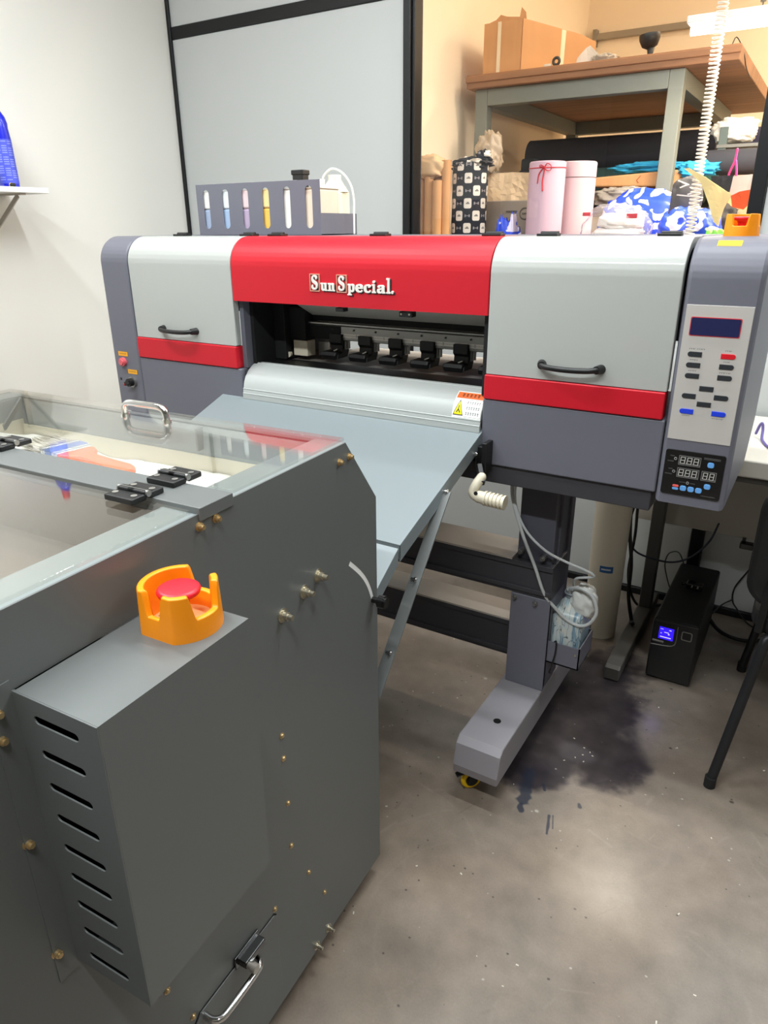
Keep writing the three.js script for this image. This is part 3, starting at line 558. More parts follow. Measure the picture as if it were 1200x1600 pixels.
// ---- output tray: two sloping plates with folded sides, struts ----
{
  const tray = new THREE.Group(); tray.name = 'output_tray'; printer.add(tray);
  const ty = z => 0.904 - 0.366 * (z + 1.512);
  const slab = (za, zb, ya, yb, x0, x1, t) => prismX([[za, ya], [zb, yb], [zb, yb - t], [za, ya - t]], x0, x1, 0.0008);
  W(tray, 'plate', mg([slab(-1.513, -1.113, ty(-1.513), ty(-1.113), -1.472, -0.645, 0.0025), slab(-1.513, -1.113, ty(-1.513) - 0.002, ty(-1.113) - 0.002, -0.6475, -0.645, 0.036), slab(-1.513, -1.113, ty(-1.513) - 0.002, ty(-1.113) - 0.002, -1.472, -1.4695, 0.036), slab(-1.116, -1.113, ty(-1.116) - 0.002, ty(-1.113) - 0.002, -1.472, -0.645, 0.030)]), M.tray);
  W(tray, 'plate', mg([slab(-1.106, -1.003, 0.753, 0.685, -1.472, -0.645, 0.0025), slab(-1.106, -1.003, 0.751, 0.683, -0.6475, -0.645, 0.034)]), M.tray);
  W(tray, 'strut', bar([-0.641, 0.812, -1.305], [-0.641, 0.464, -1.005], 0.004, 0.026, [1, 0, 0]), M.shaker);
  W(tray, 'strut', bar([-1.476, 0.812, -1.305], [-1.476, 0.464, -1.005], 0.004, 0.026, [1, 0, 0]), M.shaker);
  for (const [y, z] of [[0.812, -1.303], [0.658, -1.166], [0.535, -1.062], [0.858, -1.455]]) W(tray, 'screw', mg([rod([-0.648, y, z], [-0.634, y, z], 0.0038, 12), rod([-0.640, y, z], [-0.636, y, z], 0.0065, 12)]), M.chrome);
}

// ================= powder shaker and dryer =================
// own frame: x to the right (0 = outside of the right panel), z towards the viewer, y up
const shaker = thing('powder_shaker', 'large grey steel powder shaking machine with clear lids in the foreground', 'machine', [-0.625, 0, -0.993], null, 3 * Math.PI / 180);
const SW = -0.835, SL = 1.45, ST = 1.033;
{
  const S = shaker;
  const L = (n, g, m, l) => Lm(S, n, g, m, null, null, l);
  const side = [[0, 0.05], [0, 0.905], [0.098, ST - 0.002], [SL, ST - 0.002], [SL, 0.05]];
  const slot = []; // curved slot for the clamping knob, centre of curvature down and right
  for (let i = 0; i <= 10; i++) { const t = i / 10; const z = 0.096 - 0.078 * t + 0.012 * Math.sin(Math.PI * t) * -1, y = 0.815 - 0.105 * t; slot.push([z, y]); }
  const off2 = (p, i, d) => { const a = slot[Math.max(0, i - 1)], b = slot[Math.min(10, i + 1)], tx = b[0] - a[0], ty = b[1] - a[1], l = Math.hypot(tx, ty); return [p[0] - ty / l * d, p[1] + tx / l * d]; };
  const slotHole = slot.map((p, i) => off2(p, i, 0.0042)).concat(slot.map((p, i) => off2(p, i, -0.0042)).reverse());
  const right = L('side_panel', prismX(side, -0.003, 0, 0.0006, [slotHole]), M.shaker);
  Lm(right, 'slot_backing', mg([prismX(slot.map((p, i) => off2(p, i, 0.0046)).concat(slot.map((p, i) => off2(p, i, -0.0046)).reverse()), -0.006, -0.0006)]), std(0xf2f1ee, 0.5));
  Lm(right, 'clamp_knob', mg([rod([0, 0.706, 0.018], [0.018, 0.706, 0.018], 0.006, 12), rod([0.012, 0.706, 0.018], [0.030, 0.706, 0.018], 0.0105, 8), rod([0.014, 0.706, 0.018], [0.026, 0.706, 0.018], 0.0125, 14)]), M.blackGloss);
  L('side_panel', prismX(side, SW, SW + 0.003, 0.0006), M.shaker);
  // folded front (towards the printer): slanted top strip, upright below
  L('end_panel', mg([prismX([[0.0, 0.50], [0.0, 0.905], [0.003, 0.905], [0.003, 0.50]], SW + 0.003, -0.003), prismX([[0.0, 0.12], [0.0, 0.05], [0.003, 0.05], [0.003, 0.12]], SW + 0.003, -0.003)]), M.shaker);
  L('end_panel', prismX([[0.0, 0.905], [0.098, ST - 0.004], [0.110, ST - 0.004], [0.106, ST - 0.008], [0.006, 0.903]], SW + 0.003, -0.003), M.shaker);
  L('end_panel', prismX([[SL, 0.05], [SL, ST - 0.004], [SL - 0.003, ST - 0.004], [SL - 0.003, 0.05]], SW + 0.003, -0.003), M.shaker);
  L('bottom_panel', bx(SW + 0.003, -0.003, 0.055, 0.060, 0.003, SL - 0.003), M.shaker);
  // top flanges
  L('top_flange', mg([bx(-0.058, -0.0005, ST - 0.006, ST - 0.003, 0.098, SL), bx(-0.058, -0.0565, ST - 0.030, ST - 0.006, 0.11, SL)]), M.shakerTop);
  L('top_flange', mg([bx(SW + 0.0005, SW + 0.050, ST - 0.006, ST - 0.003, 0.098, SL), bx(SW + 0.0485, SW + 0.050, ST - 0.030, ST - 0.006, 0.11, SL)]), M.shakerTop);
  L('centre_bar', mg([bx(SW - 0.002, 0.003, ST - 0.012, ST + 0.006, 0.378, 0.440, 0.0015, 1), bx(SW + 0.01, -0.004, ST - 0.045, ST - 0.012, 0.382, 0.436)]), M.shaker);
  // acrylic lids
  const lid = L('clear_lid', bx(SW + 0.004, -0.004, ST, ST + 0.005, 0.096, 0.370, 0.0008, 1), M.acrylic, 'clear acrylic lid with a chrome handle');
  L('clear_lid', bx(SW + 0.004, -0.004, ST, ST + 0.005, 0.448, SL - 0.01, 0.0008, 1), M.acrylic, 'clear acrylic lid nearest the viewer');
  // chrome handle, upright loop on the far lid
  const hx0 = -0.428, hx1 = -0.328, hz = 0.155;
  Lm(lid, 'handle', mg([pipe([[hx0, ST + 0.004, hz], [hx0, ST + 0.015, hz], [hx0 + 0.003, ST + 0.025, hz], [hx0 + 0.014, ST + 0.0305, hz], [hx0 + 0.04, ST + 0.031, hz], [hx1 - 0.04, ST + 0.031, hz], [hx1 - 0.014, ST + 0.0305, hz], [hx1 - 0.003, ST + 0.025, hz], [hx1, ST + 0.015, hz], [hx1, ST + 0.004, hz]], 0.0062, 64, 12), rod([hx0, ST + 0.004, hz], [hx0, ST + 0.010, hz], 0.008, 16), rod([hx1, ST + 0.004, hz], [hx1, ST + 0.010, hz], 0.008, 16)]), M.chrome);
  // hinges: two leaves and a knuckle each, along x
  const leaf = (s) => mg([bx(-0.024, 0.024, 0, 0.008, Math.min(s * 0.002, s * 0.027), Math.max(s * 0.002, s * 0.027), 0.002), bx(s > 0 ? -0.024 : -0.008, s > 0 ? 0.008 : 0.024, 0.002, 0.012, -0.006, 0.006, 0.003)]);
  const lf = [leaf(1), leaf(-1)], screwGeo = new THREE.CylinderGeometry(0.0042, 0.0042, 0.0033, 10);
  for (const [x, z] of [[-0.098, 0.446], [-0.098, 0.376], [-0.446, 0.446], [-0.446, 0.376]]) {
    const h = new THREE.Group(); h.name = numbered('hinge'); h.position.set(x, ST + 0.006, z); S.add(h);
    Lm(h, 'leaf', lf[0], M.black); Lm(h, 'leaf', lf[1], M.black);
    Lm(h, 'pin', rod([-0.026, 0.008, 0], [0.026, 0.008, 0], 0.0042, 12), M.steel);
    for (const [a, b] of [[-0.016, 0.015], [0.016, 0.015], [-0.016, -0.015], [0.016, -0.015]]) Lm(h, 'screw', screwGeo, M.chrome, [a, 0.0071, b]);
  }
  // inside of the far half: steel wall, cream tray full of powder
  L('inner_wall', mg([prismX([[0.108, ST - 0.008], [0.112, 0.972], [0.115, 0.972], [0.111, ST - 0.008]], SW + 0.004, -0.058), bx(SW + 0.050, SW + 0.053, 0.983, ST - 0.006, 0.11, 0.378)]), M.shakerTop);
  L('powder_tray', mg([prismX([[0.112, 0.973], [0.118, 0.973], [0.124, 0.93], [0.150, 0.90], [0.372, 0.90], [0.374, 0.984], [0.378, 0.984], [0.378, 0.894], [0.148, 0.894], [0.119, 0.926]], SW + 0.053, -0.060), bx(SW + 0.050, SW + 0.056, 0.895, 0.984, 0.116, 0.378), bx(-0.064, -0.0585, 0.895, ST - 0.008, 0.112, 0.378)]), M.cream);
  L('corner_brace', bar([SW + 0.056, ST - 0.010, 0.112], [SW + 0.115, ST - 0.042, 0.20], 0.004, 0.012), M.shaker);
  L('inner_rib', bx(-0.292, -0.288, 0.984, ST - 0.008, 0.111, 0.128), M.shaker);
  {
    const g = new THREE.PlaneGeometry(0.725, 0.25, 150, 56).rotateX(-Math.PI / 2).translate(-0.4215, 0, 0.249), p = g.attributes.position;
    for (let i = 0; i < p.count; i++) { const x = p.getX(i), z = p.getZ(i); p.setY(i, 0.960 + 0.010 * noise.noise(x * 9, z * 12, 3) + 0.006 * noise.noise(x * 22, z * 26, 5) + 0.0012 * noise.noise(x * 90, z * 90, 8) + 0.008 * ss(-0.55, -0.75, x) - 0.004 * ss(-0.3, -0.1, x) - 0.016 * ss(0.19, 0.12, z)); }
    g.computeVertexNormals(); const m = L('powder', g, M.powder, 'white powder filling the tray'); m.userData.kind = 'stuff';
  }
  // near half: steel cover a little below the lid
  L('inner_cover', mg([bx(SW + 0.050, -0.058, 0.935, 0.938, 0.44, SL - 0.004), bx(SW + 0.050, -0.058, 0.938, ST - 0.012, 0.437, 0.440)]), phy(0x8c8177, 0.32, 0.35));
  // electrical box
  const bz0 = 0.499, bz1 = 0.708, by0 = 0.585, by1 = 0.949, bd = 0.115;
  const slots = []; for (let i = 0; i < 9; i++) slots.push(capsule(bd / 2 - 0.0005, 0.926 - i * 0.0396, 0.060, 0.0092, 6));
  const box = new THREE.Group(); box.name = 'electrical_box'; S.add(box);
  Lm(box, 'vented_side', prismZ([[0, by0], [bd, by0], [bd, by1], [0, by1]], bz1 - 0.0018, bz1, 0.0004, slots), M.shaker);
  Lm(box, 'box_shell', mg([bx(0.0005, bd, by1 - 0.0018, by1, bz0, bz1 - 0.0018), bx(bd - 0.0018, bd, by0, by1 - 0.0018, bz0, bz1 - 0.0018), bx(0.0005, bd - 0.0018, by0, by1 - 0.0018, bz0, bz0 + 0.0018), bx(0.0005, bd - 0.0018, by0, by0 + 0.0018, bz0, bz1 - 0.0018)]), M.shaker);
  Lm(box, 'back_plate', mg([bx(0.0006, 0.003, by0, by1, bz0, bz1 - 0.003), bx(0.001, 0.1, by0 + 0.1, by0 + 0.12, bz0 + 0.05, bz0 + 0.12)]), M.blackInside);
  L('wall_flange', mg([bx(0.0002, 0.0016, by0 - 0.01, by1 + 0.012, bz1, bz1 + 0.024)]), M.shaker);
  estop(S, [0.058, by1, 0.541], 0).rotation.y = 0;
  // screws and bolts of the right panel
  const hex = mg([new THREE.CylinderGeometry(0.0062, 0.0062, 0.0012, 16).translate(0, 0.0006, 0), new THREE.CylinderGeometry(0.0048, 0.0048, 0.0045, 6).translate(0, 0.0032, 0), new THREE.CylinderGeometry(0.003, 0.003, 0.0075, 10).translate(0, 0.0045, 0)]).rotateZ(-Math.PI / 2);
  const stud = mg([new THREE.CylinderGeometry(0.0115, 0.0115, 0.0016, 20).translate(0, 0.0008, 0), new THREE.CylinderGeometry(0.0085, 0.0085, 0.003, 20).translate(0, 0.003, 0), new THREE.CylinderGeometry(0.0068, 0.0068, 0.007, 6).translate(0, 0.0075, 0), new THREE.CylinderGeometry(0.0045, 0.0045, 0.016, 12).translate(0, 0.011, 0)]).rotateZ(-Math.PI / 2);
  const small = mg([new THREE.CylinderGeometry(0.0052, 0.0052, 0.001, 14).translate(0, 0.0005, 0), new THREE.SphereGeometry(0.004, 10, 6).scale(1, 0.8, 1).translate(0, 0.001, 0)]).rotateZ(-Math.PI / 2);
  const B = (g, m, n, z, y) => Lm(S, n, g, m, [0, y, z]);
  for (const [z, y] of [[0.119, 1.004], [0.089, 1.005], [0.441, 1.015], [0.411, 1.015]]) B(hex, M.brass, 'bolt', z, y);
  for (const [z, y] of [[0.193, 0.836], [0.233, 0.826], [0.291, 0.814]]) B(stud, M.zinc, 'stud', z, y);
  for (const [z, y] of [[0.314, 0.608], [0.314, 0.563], [0.311, 0.468], [0.311, 0.374], [0.267, 0.268], [0.221, 0.169], [0.367, 0.285], [0.565, 0.285], [0.60, 0.387]]) B(small, M.brass, 'screw', z, y);
  for (const [z, y] of [[0.214, 0.064], [0.256, 0.064]]) B(stud.clone().scale(0.75, 0.75, 0.75), M.zinc, 'stud', z, y);
  for (const [z, y] of [[0.726, 0.935], [0.728, 0.906], [0.728, 0.777], [0.728, 0.618]]) B(hex, M.brass, 'bolt', z, y);
  // access door low on the right panel
  const dr = [[0.566, 0.262], [0.552, 0.276], [0.372, 0.276], [0.366, 0.27], [0.366, 0.09], [0.372, 0.084], [0.56, 0.084], [0.566, 0.09]];
  const door = L('door', prismX(dr, 0.0003, 0.0024, 0.0006), M.shaker);
  const grow = dr.map(([z, y]) => [0.466 + (z - 0.466) * 1.016, 0.18 + (y - 0.18) * 1.016]);
  Lm(door, 'door_gap', prismX(grow, 0.0001, 0.0006), M.blackInside);
  Lm(door, 'handle', pipe([[0.002, 0.262, 0.545], [0.016, 0.262, 0.545], [0.026, 0.262, 0.538], [0.029, 0.262, 0.522], [0.029, 0.262, 0.458], [0.026, 0.262, 0.444], [0.016, 0.262, 0.437], [0.002, 0.262, 0.437]], 0.0055, 56, 12), M.chrome);
  Lm(door, 'latch', mg([bx(0.002, 0.020, 0.275, 0.2885, 0.418, 0.468, 0.002), bx(0.0005, 0.004, 0.270, 0.294, 0.414, 0.474, 0.0015)]), M.blackGloss);
  Lm(door, 'latch_knob', mg([rod([0.016, 0.280, 0.462], [0.030, 0.280, 0.462], 0.0055, 14), rod([0.028, 0.280, 0.462], [0.036, 0.280, 0.462], 0.0078, 18)]), std(0xb5aea6, 0.35, 0.4));
  // feet under the base
  for (const [x, z] of [[-0.08, 0.10], [-0.76, 0.10], [-0.08, 1.35], [-0.76, 1.35]]) L('foot', mg([new THREE.CylinderGeometry(0.03, 0.034, 0.012, 18).translate(x, 0.006, z), new THREE.CylinderGeometry(0.008, 0.008, 0.05, 10).translate(x, 0.033, z)]), M.black);
}
// brush lying in the powder
{
  const toW = (x, y, z) => V(x, y, z).applyAxisAngle(V(0, 1, 0), shaker.rotation.y).add(shaker.position);
  const a = toW(-0.640, 0.976, 0.192), b = toW(-0.330, 0.972, 0.252), d = b.clone().sub(a), o = a.clone();
  const br = thing('paint_brush', 'flat paint brush with an orange handle lying on the white powder', 'brush', o.toArray(), null, Math.atan2(-d.z, d.x));
  
  const hand = []; const prof = [[0.142, 0.033], [0.155, 0.034], [0.168, 0.030], [0.185, 0.016], [0.205, 0.0135], [0.25, 0.016], [0.295, 0.0195], [0.315, 0.015], [0.322, 0]];
  for (const p of prof) hand.push([p[0], p[1]]); for (const p of prof.slice(0, -1).reverse()) hand.push([p[0], -p[1]]);
  Lm(br, 'brush_handle', ext(hand, 0.013, 0.004).rotateX(-Math.PI / 2).translate(0, -0.006, 0), std(0xf08058, 0.45));
  Lm(br, 'ferrule', mg([bx(0.085, 0.145, -0.0075, 0.0075, -0.035, 0.035, 0.003), bx(0.094, 0.097, -0.0085, 0.0085, -0.036, 0.036, 0.001), bx(0.134, 0.137, -0.0085, 0.0085, -0.036, 0.036, 0.001)]), std(0xc9ccd2, 0.3, 0.7));
  Lm(br, 'ferrule_band', bx(0.104, 0.128, -0.0082, 0.0082, -0.0358, 0.0358, 0.001), std(0x6d86c8, 0.4));
  const hairs = []; for (let i = 0; i < 150; i++) { const z = rr(-0.033, 0.033), y = rr(-0.006, 0.006); hairs.push(new THREE.CylinderGeometry(0.0007, 0.0009, 0.09, 4).rotateZ(Math.PI / 2 + rr(-0.05, 0.05)).rotateY(rr(-0.13, 0.13)).translate(0.045, y, z)); }
  const bm = Lm(br, 'bristles', mg(hairs), std(0xcfc9bd, 0.7)); bm.userData.kind = 'stuff';
}

// ================= ink rack on the printer =================
{
  const rk = thing('ink_rack', 'dark grey steel rack with six long slots on top of the printer', 'rack', [-1.52, TOP, -1.845]);
  const xs = [-1.717, -1.637, -1.558, -1.478, -1.399, -1.320];
  const z0 = -1.94, z1 = -1.756, x0 = -1.757, x1 = -1.280, y1 = 1.476, yb = TOP + 0.001;
  W(rk, 'slotted_front', prismZ([[x0, yb], [x1, yb], [x1, y1], [x0, y1]], z1 - 0.002, z1, 0.0004, xs.map(x => capsule(x, 1.405, 0.0245, 0.112, 8))), M.body);
  W(rk, 'rack_tray', mg([bx(x0, x1, yb, yb + 0.002, z0, z1 - 0.002), bx(x1 - 0.002, x1, yb, yb + 0.058, z0, z1 - 0.002), bx(x0, x0 + 0.002, yb, yb + 0.058, z0, z1 - 0.002), bx(x0, x1, yb, yb + 0.058, z0, z0 + 0.002)]), M.body);
  const tints = [['blue grey', 0x9fadc6], ['pale blue', 0xa2b8d6], ['mauve', 0xb7a4bd], ['yellow', 0xf0c05a], ['white', 0xe8e7e0], ['cream', 0xe2d6c0]];
  const upper = [0xe6e4de, 0xdfe6ea, 0xe3c9cc, 0xf0d796, 0xe6e6df, 0xeee2cc];
  const where = ['leftmost', 'second from the left', 'third from the left', 'fourth from the left', 'fifth from the left', 'rightmost'];
  xs.forEach((x, i) => {
    const b = thing('ink_bottle', `ink bottle with ${tints[i][0]} ink behind the ${where[i]} slot`, 'bottle', [x, TOP + 0.003, -1.81], 'ink bottles in the slotted rack');
    const lvl = i > 3 ? 0.12 : 0.072;
    Lm(b, 'ink_fill', bx(-0.032, 0.032, 0, lvl, -0.05, 0.048, 0.006), std(tints[i][1], 0.5));
    Lm(b, 'bottle_body', mg([bx(-0.033, 0.033, lvl, 0.124, -0.051, 0.049, 0.006), new THREE.CylinderGeometry(0.014, 0.02, 0.016, 18).translate(0, 0.130, 0)]), std(upper[i], 0.45));
    Lm(b, 'cap', new THREE.CylinderGeometry(0.016, 0.016, 0.010, 20).translate(0, 0.141, 0), M.white);
  });
  const bc = thing('ink_filler', 'square black plastic filler standing up behind the slotted rack', 'filler', [-1.452, TOP + 0.003, -1.895]);
  Lm(bc, 'neck', bx(-0.020, 0.020, 0, 0.168, -0.016, 0.016, 0.004), M.black); Lm(bc, 'top', bx(-0.023, 0.023, 0.166, 0.180, -0.018, 0.018, 0.003), M.black);
  const wb2 = thing('white_bottle', 'white angular bottle sticking out at the right end of the ink rack', 'bottle', [-1.318, TOP + 0.003, -1.885]);
  Lm(wb2, 'body', mg([bx(-0.034, 0.034, 0, 0.118, -0.032, 0.032, 0.010), new THREE.CylinderGeometry(0.018, 0.042, 0.035, 8).translate(0, 0.132, 0)]), std(0xf4ecd0, 0.45));
  Lm(wb2, 'cap', new THREE.CylinderGeometry(0.02, 0.02, 0.018, 8).translate(0, 0.152, 0), std(0xeceadf, 0.45));
  solo('white_hose', pipe([[-1.345, 1.462, -1.86], [-1.342, 1.487, -1.86], [-1.325, 1.503, -1.86], [-1.308, 1.509, -1.86], [-1.285, 1.503, -1.86], [-1.262, 1.487, -1.86], [-1.243, 1.46, -1.86], [-1.235, 1.425, -1.86], [-1.2355, 1.39, -1.86], [-1.236, 1.334, -1.86]], 0.0029, 80, 10), M.white, 'thin white hose arching out of the ink rack', 'hose');
}
// ================= waste jug and hoses =================
{
  const jug = thing('waste_jug', 'translucent jug with blue and black ink streaks in a steel bracket on the printer stand', 'jug', [-0.432, 0.2645, -1.662]);
  const tex = dataTex(256, 256, (u, v, i, j) => {
    const n = fbm(u * 14, v * 1.4, 4, 2), m = fbm(u * 5, v * 3, 3, 7), k = Math.abs(fbm(u * 9 + 2, v * 2.2, 3, 21));
    let c = [190, 200, 200]; const s1 = ss(0.02, 0.3, n) * 0.75; c = c.map((q, a) => q + ([92, 130, 156][a] - q) * s1);
    const s2 = ss(0.05, 0.3, m) * 0.5; c = c.map((q, a) => q + ([214, 206, 190][a] - q) * s2); const s3 = (1 - ss(0.0, 0.035, k)) * 0.75; c = c.map((q, a) => q + ([40, 48, 56][a] - q) * s3);
    return c;
  }, true);
  const g = mg([new RoundedBoxGeometry(0.082, 0.150, 0.098, 4, 0.016).translate(0, 0.075, 0)]); planarUV(g, 0, 1, 8, -0.06, 0);
  const sh = mg([new THREE.CylinderGeometry(0.0205, 0.038, 0.032, 24, 1).scale(1, 1, 1.15).translate(0, 0.158, 0)]); planarUV(sh, 0, 1, 8, -0.06, 0);
  const jm = phy(0xffffff, 0.35, 0, { map: tex, clearcoat: 0.3 });
  Lm(jug, 'body', mg([g, sh]), jm); Lm(jug, 'neck', mg([new THREE.CylinderGeometry(0.017, 0.017, 0.03, 22).translate(-0.004, 0.182, 0), new THREE.TorusGeometry(0.018, 0.0028, 8, 24).rotateX(Math.PI / 2).translate(-0.004, 0.188, 0)]), std(0x8d9498, 0.25, 0.3));
  Lm(jug, 'jug_handle', pipe([[0.012, 0.182, 0.0], [0.032, 0.20, 0], [0.045, 0.185, 0], [0.044, 0.152, 0], [0.036, 0.135, 0]], 0.008, 30, 10), std(0xd8d8d2, 0.5));
  const fun = thing('filter_bag', 'crumpled clear and white plastic wrapped round the neck of the jug', 'bag', [-0.400, 0.412, -1.652]);
  Lm(fun, 'film', lump(0, 0.03, 0, 0.034, 0.046, 0.03, 0.22, 2.2, 4, 0.9, 32), std(0xd5d6d2, 0.3)); 
  const hm = phy(0xb9bcbc, 0.22, 0, { clearcoat: 0.6 });
  solo('drain_hose', pipe([[-0.587, 0.79, -1.585], [-0.592, 0.745, -1.58], [-0.581, 0.70, -1.575], [-0.548, 0.62, -1.57], [-0.515, 0.545, -1.575], [-0.488, 0.47, -1.585], [-0.462, 0.430, -1.60], [-0.435, 0.400, -1.61], [-0.40, 0.388, -1.612], [-0.372, 0.402, -1.612], [-0.357, 0.44, -1.612], [-0.372, 0.48, -1.614], [-0.405, 0.492, -1.618], [-0.435, 0.475, -1.635], [-0.437, 0.445, -1.655]], 0.0044, 140, 10), hm, 'translucent drain hose coiled round the jug neck below the printer', 'hose');
  solo('thin_hose', pipe([[-0.575, 0.79, -1.58], [-0.583, 0.735, -1.578], [-0.572, 0.685, -1.575], [-0.54, 0.635, -1.572], [-0.49, 0.595, -1.575], [-0.44, 0.57, -1.59], [-0.395, 0.555, -1.60], [-0.374, 0.545, -1.605], [-0.378, 0.535, -1.61], [-0.42, 0.515, -1.62], [-0.433, 0.47, -1.655]], 0.0034, 120, 10), hm, 'thinner clear hose bending above the jug', 'hose');
  solo('sensor_wire', pipe([[-0.466, 0.300, -1.607], [-0.452, 0.328, -1.603], [-0.447, 0.326, -1.597], [-0.448, 0.29, -1.596], [-0.456, 0.24, -1.59], [-0.458, 0.23, -1.60]], 0.0022, 50, 8), M.black, 'thin black wire hanging over the jug bracket edge', 'cable');
}

// ================= desk corner =================
{
  const d = thing('desk', 'office desk with a cream top and grey panel behind the printer', 'desk', [0.25, 0, -2.3]);
  W(d, 'desk_top', mg([bx(-0.405, 1.1, 0.712, 0.762, -2.60, -2.055, 0.006)]), M.deskTop);
  W(d, 'under_edge', bx(-0.400, 1.09, 0.694, 0.7115, -2.59, -2.068), std(0x55514b, 0.6));
  W(d, 'modesty_panel', bx(-0.455, 1.0, 0.372, 0.694, -2.492, -2.475, 0.002), M.deskPanel);
  for (const x of [-0.365, 1.0]) {
    W(d, 'leg', bx(x - 0.026, x + 0.016, 0.05, 0.694, -2.465, -2.425, 0.004), std(0x4e4d4b, 0.5, 0.2));
    W(d, 'foot', prismX([[-1.985, 0.005], [-1.985, 0.044], [-2.0, 0.052], [-2.56, 0.052], [-2.575, 0.044], [-2.575, 0.005]], x - 0.030, x + 0.018, 0.004), M.deskLeg);
  }
  const p = thing('paper_roll', 'tall cream paper roll with a small blue sticker standing beside the desk leg', 'roll', [-0.487, 0, -2.265]);
  Lm(p, 'roll', mg([new THREE.CylinderGeometry(0.062, 0.056, 0.75, 40, 1).translate(0, 0.375, 0), new THREE.CylinderGeometry(0.0605, 0.0605, 0.012, 40).translate(0.001, 0.75, 0)]), M.paper);
  const lab = canvasTex(128, 48, (c, w, h) => { c.fillStyle = '#2c6ab0'; c.fillRect(0, 0, w, h); c.fillStyle = '#e8eef4'; c.fillRect(14, 18, 92, 12); });
  Lm(p, 'sticker', new THREE.CylinderGeometry(0.0592, 0.0588, 0.024, 20, 1, true, -0.15, 0.75).translate(0, 0.272, 0), std(0xffffff, 0.5, 0, { map: lab }), null, null, 'small blue sticker');
  // battery backup tower
  const u = thing('battery_backup', 'black battery backup tower with a glowing blue screen on the floor under the desk', 'battery', [-0.214, 0, -2.27]);
  W(u, 'case', mg([bx(-0.282, -0.150, 0.004, 0.218, -2.52, -2.075, 0.008, 3), bx(-0.276, -0.156, 0, 0.01, -2.50, -2.09)]), std(0x0d0e10, 0.5));
  W(u, 'front_cover', mg([bx(-0.283, -0.149, 0.006, 0.217, -2.077, -2.066, 0.006, 3)]), phy(0x0e0f11, 0.35, 0, { clearcoat: 0.3 }));
  W(u, 'display_bezel', prismZ([[-0.278, 0.205], [-0.213, 0.205], [-0.213, 0.150], [-0.222, 0.138], [-0.278, 0.130]], -2.067, -2.0645, 0.0008), M.blackGloss);
  const stx = canvasTex(128, 128, (c, w, h) => { c.fillStyle = '#3018ff'; c.fillRect(0, 0, w, h); c.fillStyle = '#c8c0ff'; c.fillRect(14, 100, 96, 10); c.fillRect(46, 48, 40, 8); c.fillRect(80, 60, 14, 14); c.fillRect(10, 20, 26, 5); c.fillRect(86, 18, 20, 8); c.fillRect(16, 62, 8, 10); });
  const smat = new THREE.MeshStandardMaterial({ color: 0x000000, roughness: 0.4, emissive: 0xffffff, emissiveMap: stx, emissiveIntensity: 0.75 });
  W(u, 'screen', printQuad(-0.261, -0.218, 0.152, 0.194, -2.0640), smat, 'glowing blue screen');
  const sl = new THREE.RectAreaLight(0x3a22ff, 0.7, 0.042, 0.042); sl.position.set(-0.2395 + 0.214, 0.173, -2.0625 + 2.27); sl.rotation.y = Math.PI; u.add(sl);
  W(u, 'trim_line', pipe([[-0.279, 0.126, -2.064], [-0.235, 0.131, -2.064], [-0.216, 0.137, -2.064], [-0.2085, 0.152, -2.064], [-0.2085, 0.205, -2.064]], 0.0016, 40, 8), M.alu);
  W(u, 'badge', bx(-0.277, -0.243, 0.139, 0.145, -2.0646, -2.0625, 0.0006, 1), std(0x8d8a86, 0.35, 0.5));
  W(u, 'power_button', mg([prismZ(roundRect(-0.196, -0.165, 0.165, 0.196, 0.006), -2.067, -2.0635, 0, [roundRect(-0.193, -0.168, 0.168, 0.193, 0.004)])]), M.steel);
  W(u, 'button_face', prismZ(roundRect(-0.192, -0.169, 0.169, 0.192, 0.004), -2.067, -2.0645), M.black);
  const ad = thing('power_adapter', 'small black plug lying on top of the battery tower', 'plug', [-0.205, 0.2185, -2.33]);
  Lm(ad, 'plug_body', mg([bx(-0.028, 0.024, 0, 0.022, -0.016, 0.018, 0.005), rod([-0.028, 0.012, 0], [-0.042, 0.011, 0.006], 0.006, 10)]), M.blackGloss);
  Lm(ad, 'pins', mg([rod([0.01, 0.016, 0.018], [0.01, 0.016, 0.030], 0.0025, 8), rod([-0.008, 0.016, 0.018], [-0.008, 0.016, 0.030], 0.0025, 8)]), M.zinc);
  const kn = thing('clamp_plug', 'black plug hanging off the lower edge of the grey desk panel', 'plug', [-0.083, 0.352, -2.468]);
  Lm(kn, 'plug_body', mg([bx(-0.022, 0.020, -0.01, 0.012, -0.008, 0.02, 0.005), rod([-0.012, 0.012, -0.002], [-0.012, 0.024, -0.004], 0.006, 10)]), M.blackGloss);
  // cables
  const cb = (n, pts, r, l, m = M.black) => solo(n, pipe(pts, r, 90, 8), m, l, 'cable');
  cb('power_cable', [[-0.432, 0.69, -2.33], [-0.437, 0.50, -2.30], [-0.432, 0.39, -2.30], [-0.414, 0.274, -2.30], [-0.408, 0.152, -2.30], [-0.388, 0.062, -2.30], [-0.375, 0.062, -2.27]], 0.0065, 'thick black cable hanging between the paper roll and desk leg');
  cb('power_cable', [[-0.415, 0.69, -2.36], [-0.425, 0.50, -2.34], [-0.423, 0.36, -2.35], [-0.438, 0.20, -2.40], [-0.43, 0.09, -2.45], [-0.395, 0.012, -2.50], [-0.32, 0.008, -2.57]], 0.005, 'black cable falling behind the desk foot to the wall');
  cb('loose_cable', [[-0.430, 0.50, -2.37], [-0.447, 0.42, -2.37], [-0.45, 0.34, -2.37], [-0.42, 0.292, -2.37], [-0.37, 0.272, -2.38], [-0.30, 0.268, -2.39], [-0.24, 0.298, -2.40], [-0.195, 0.36, -2.42], [-0.178, 0.42, -2.44]], 0.0035, 'dark blue cable looping across under the grey desk panel', std(0x1f2436, 0.5));
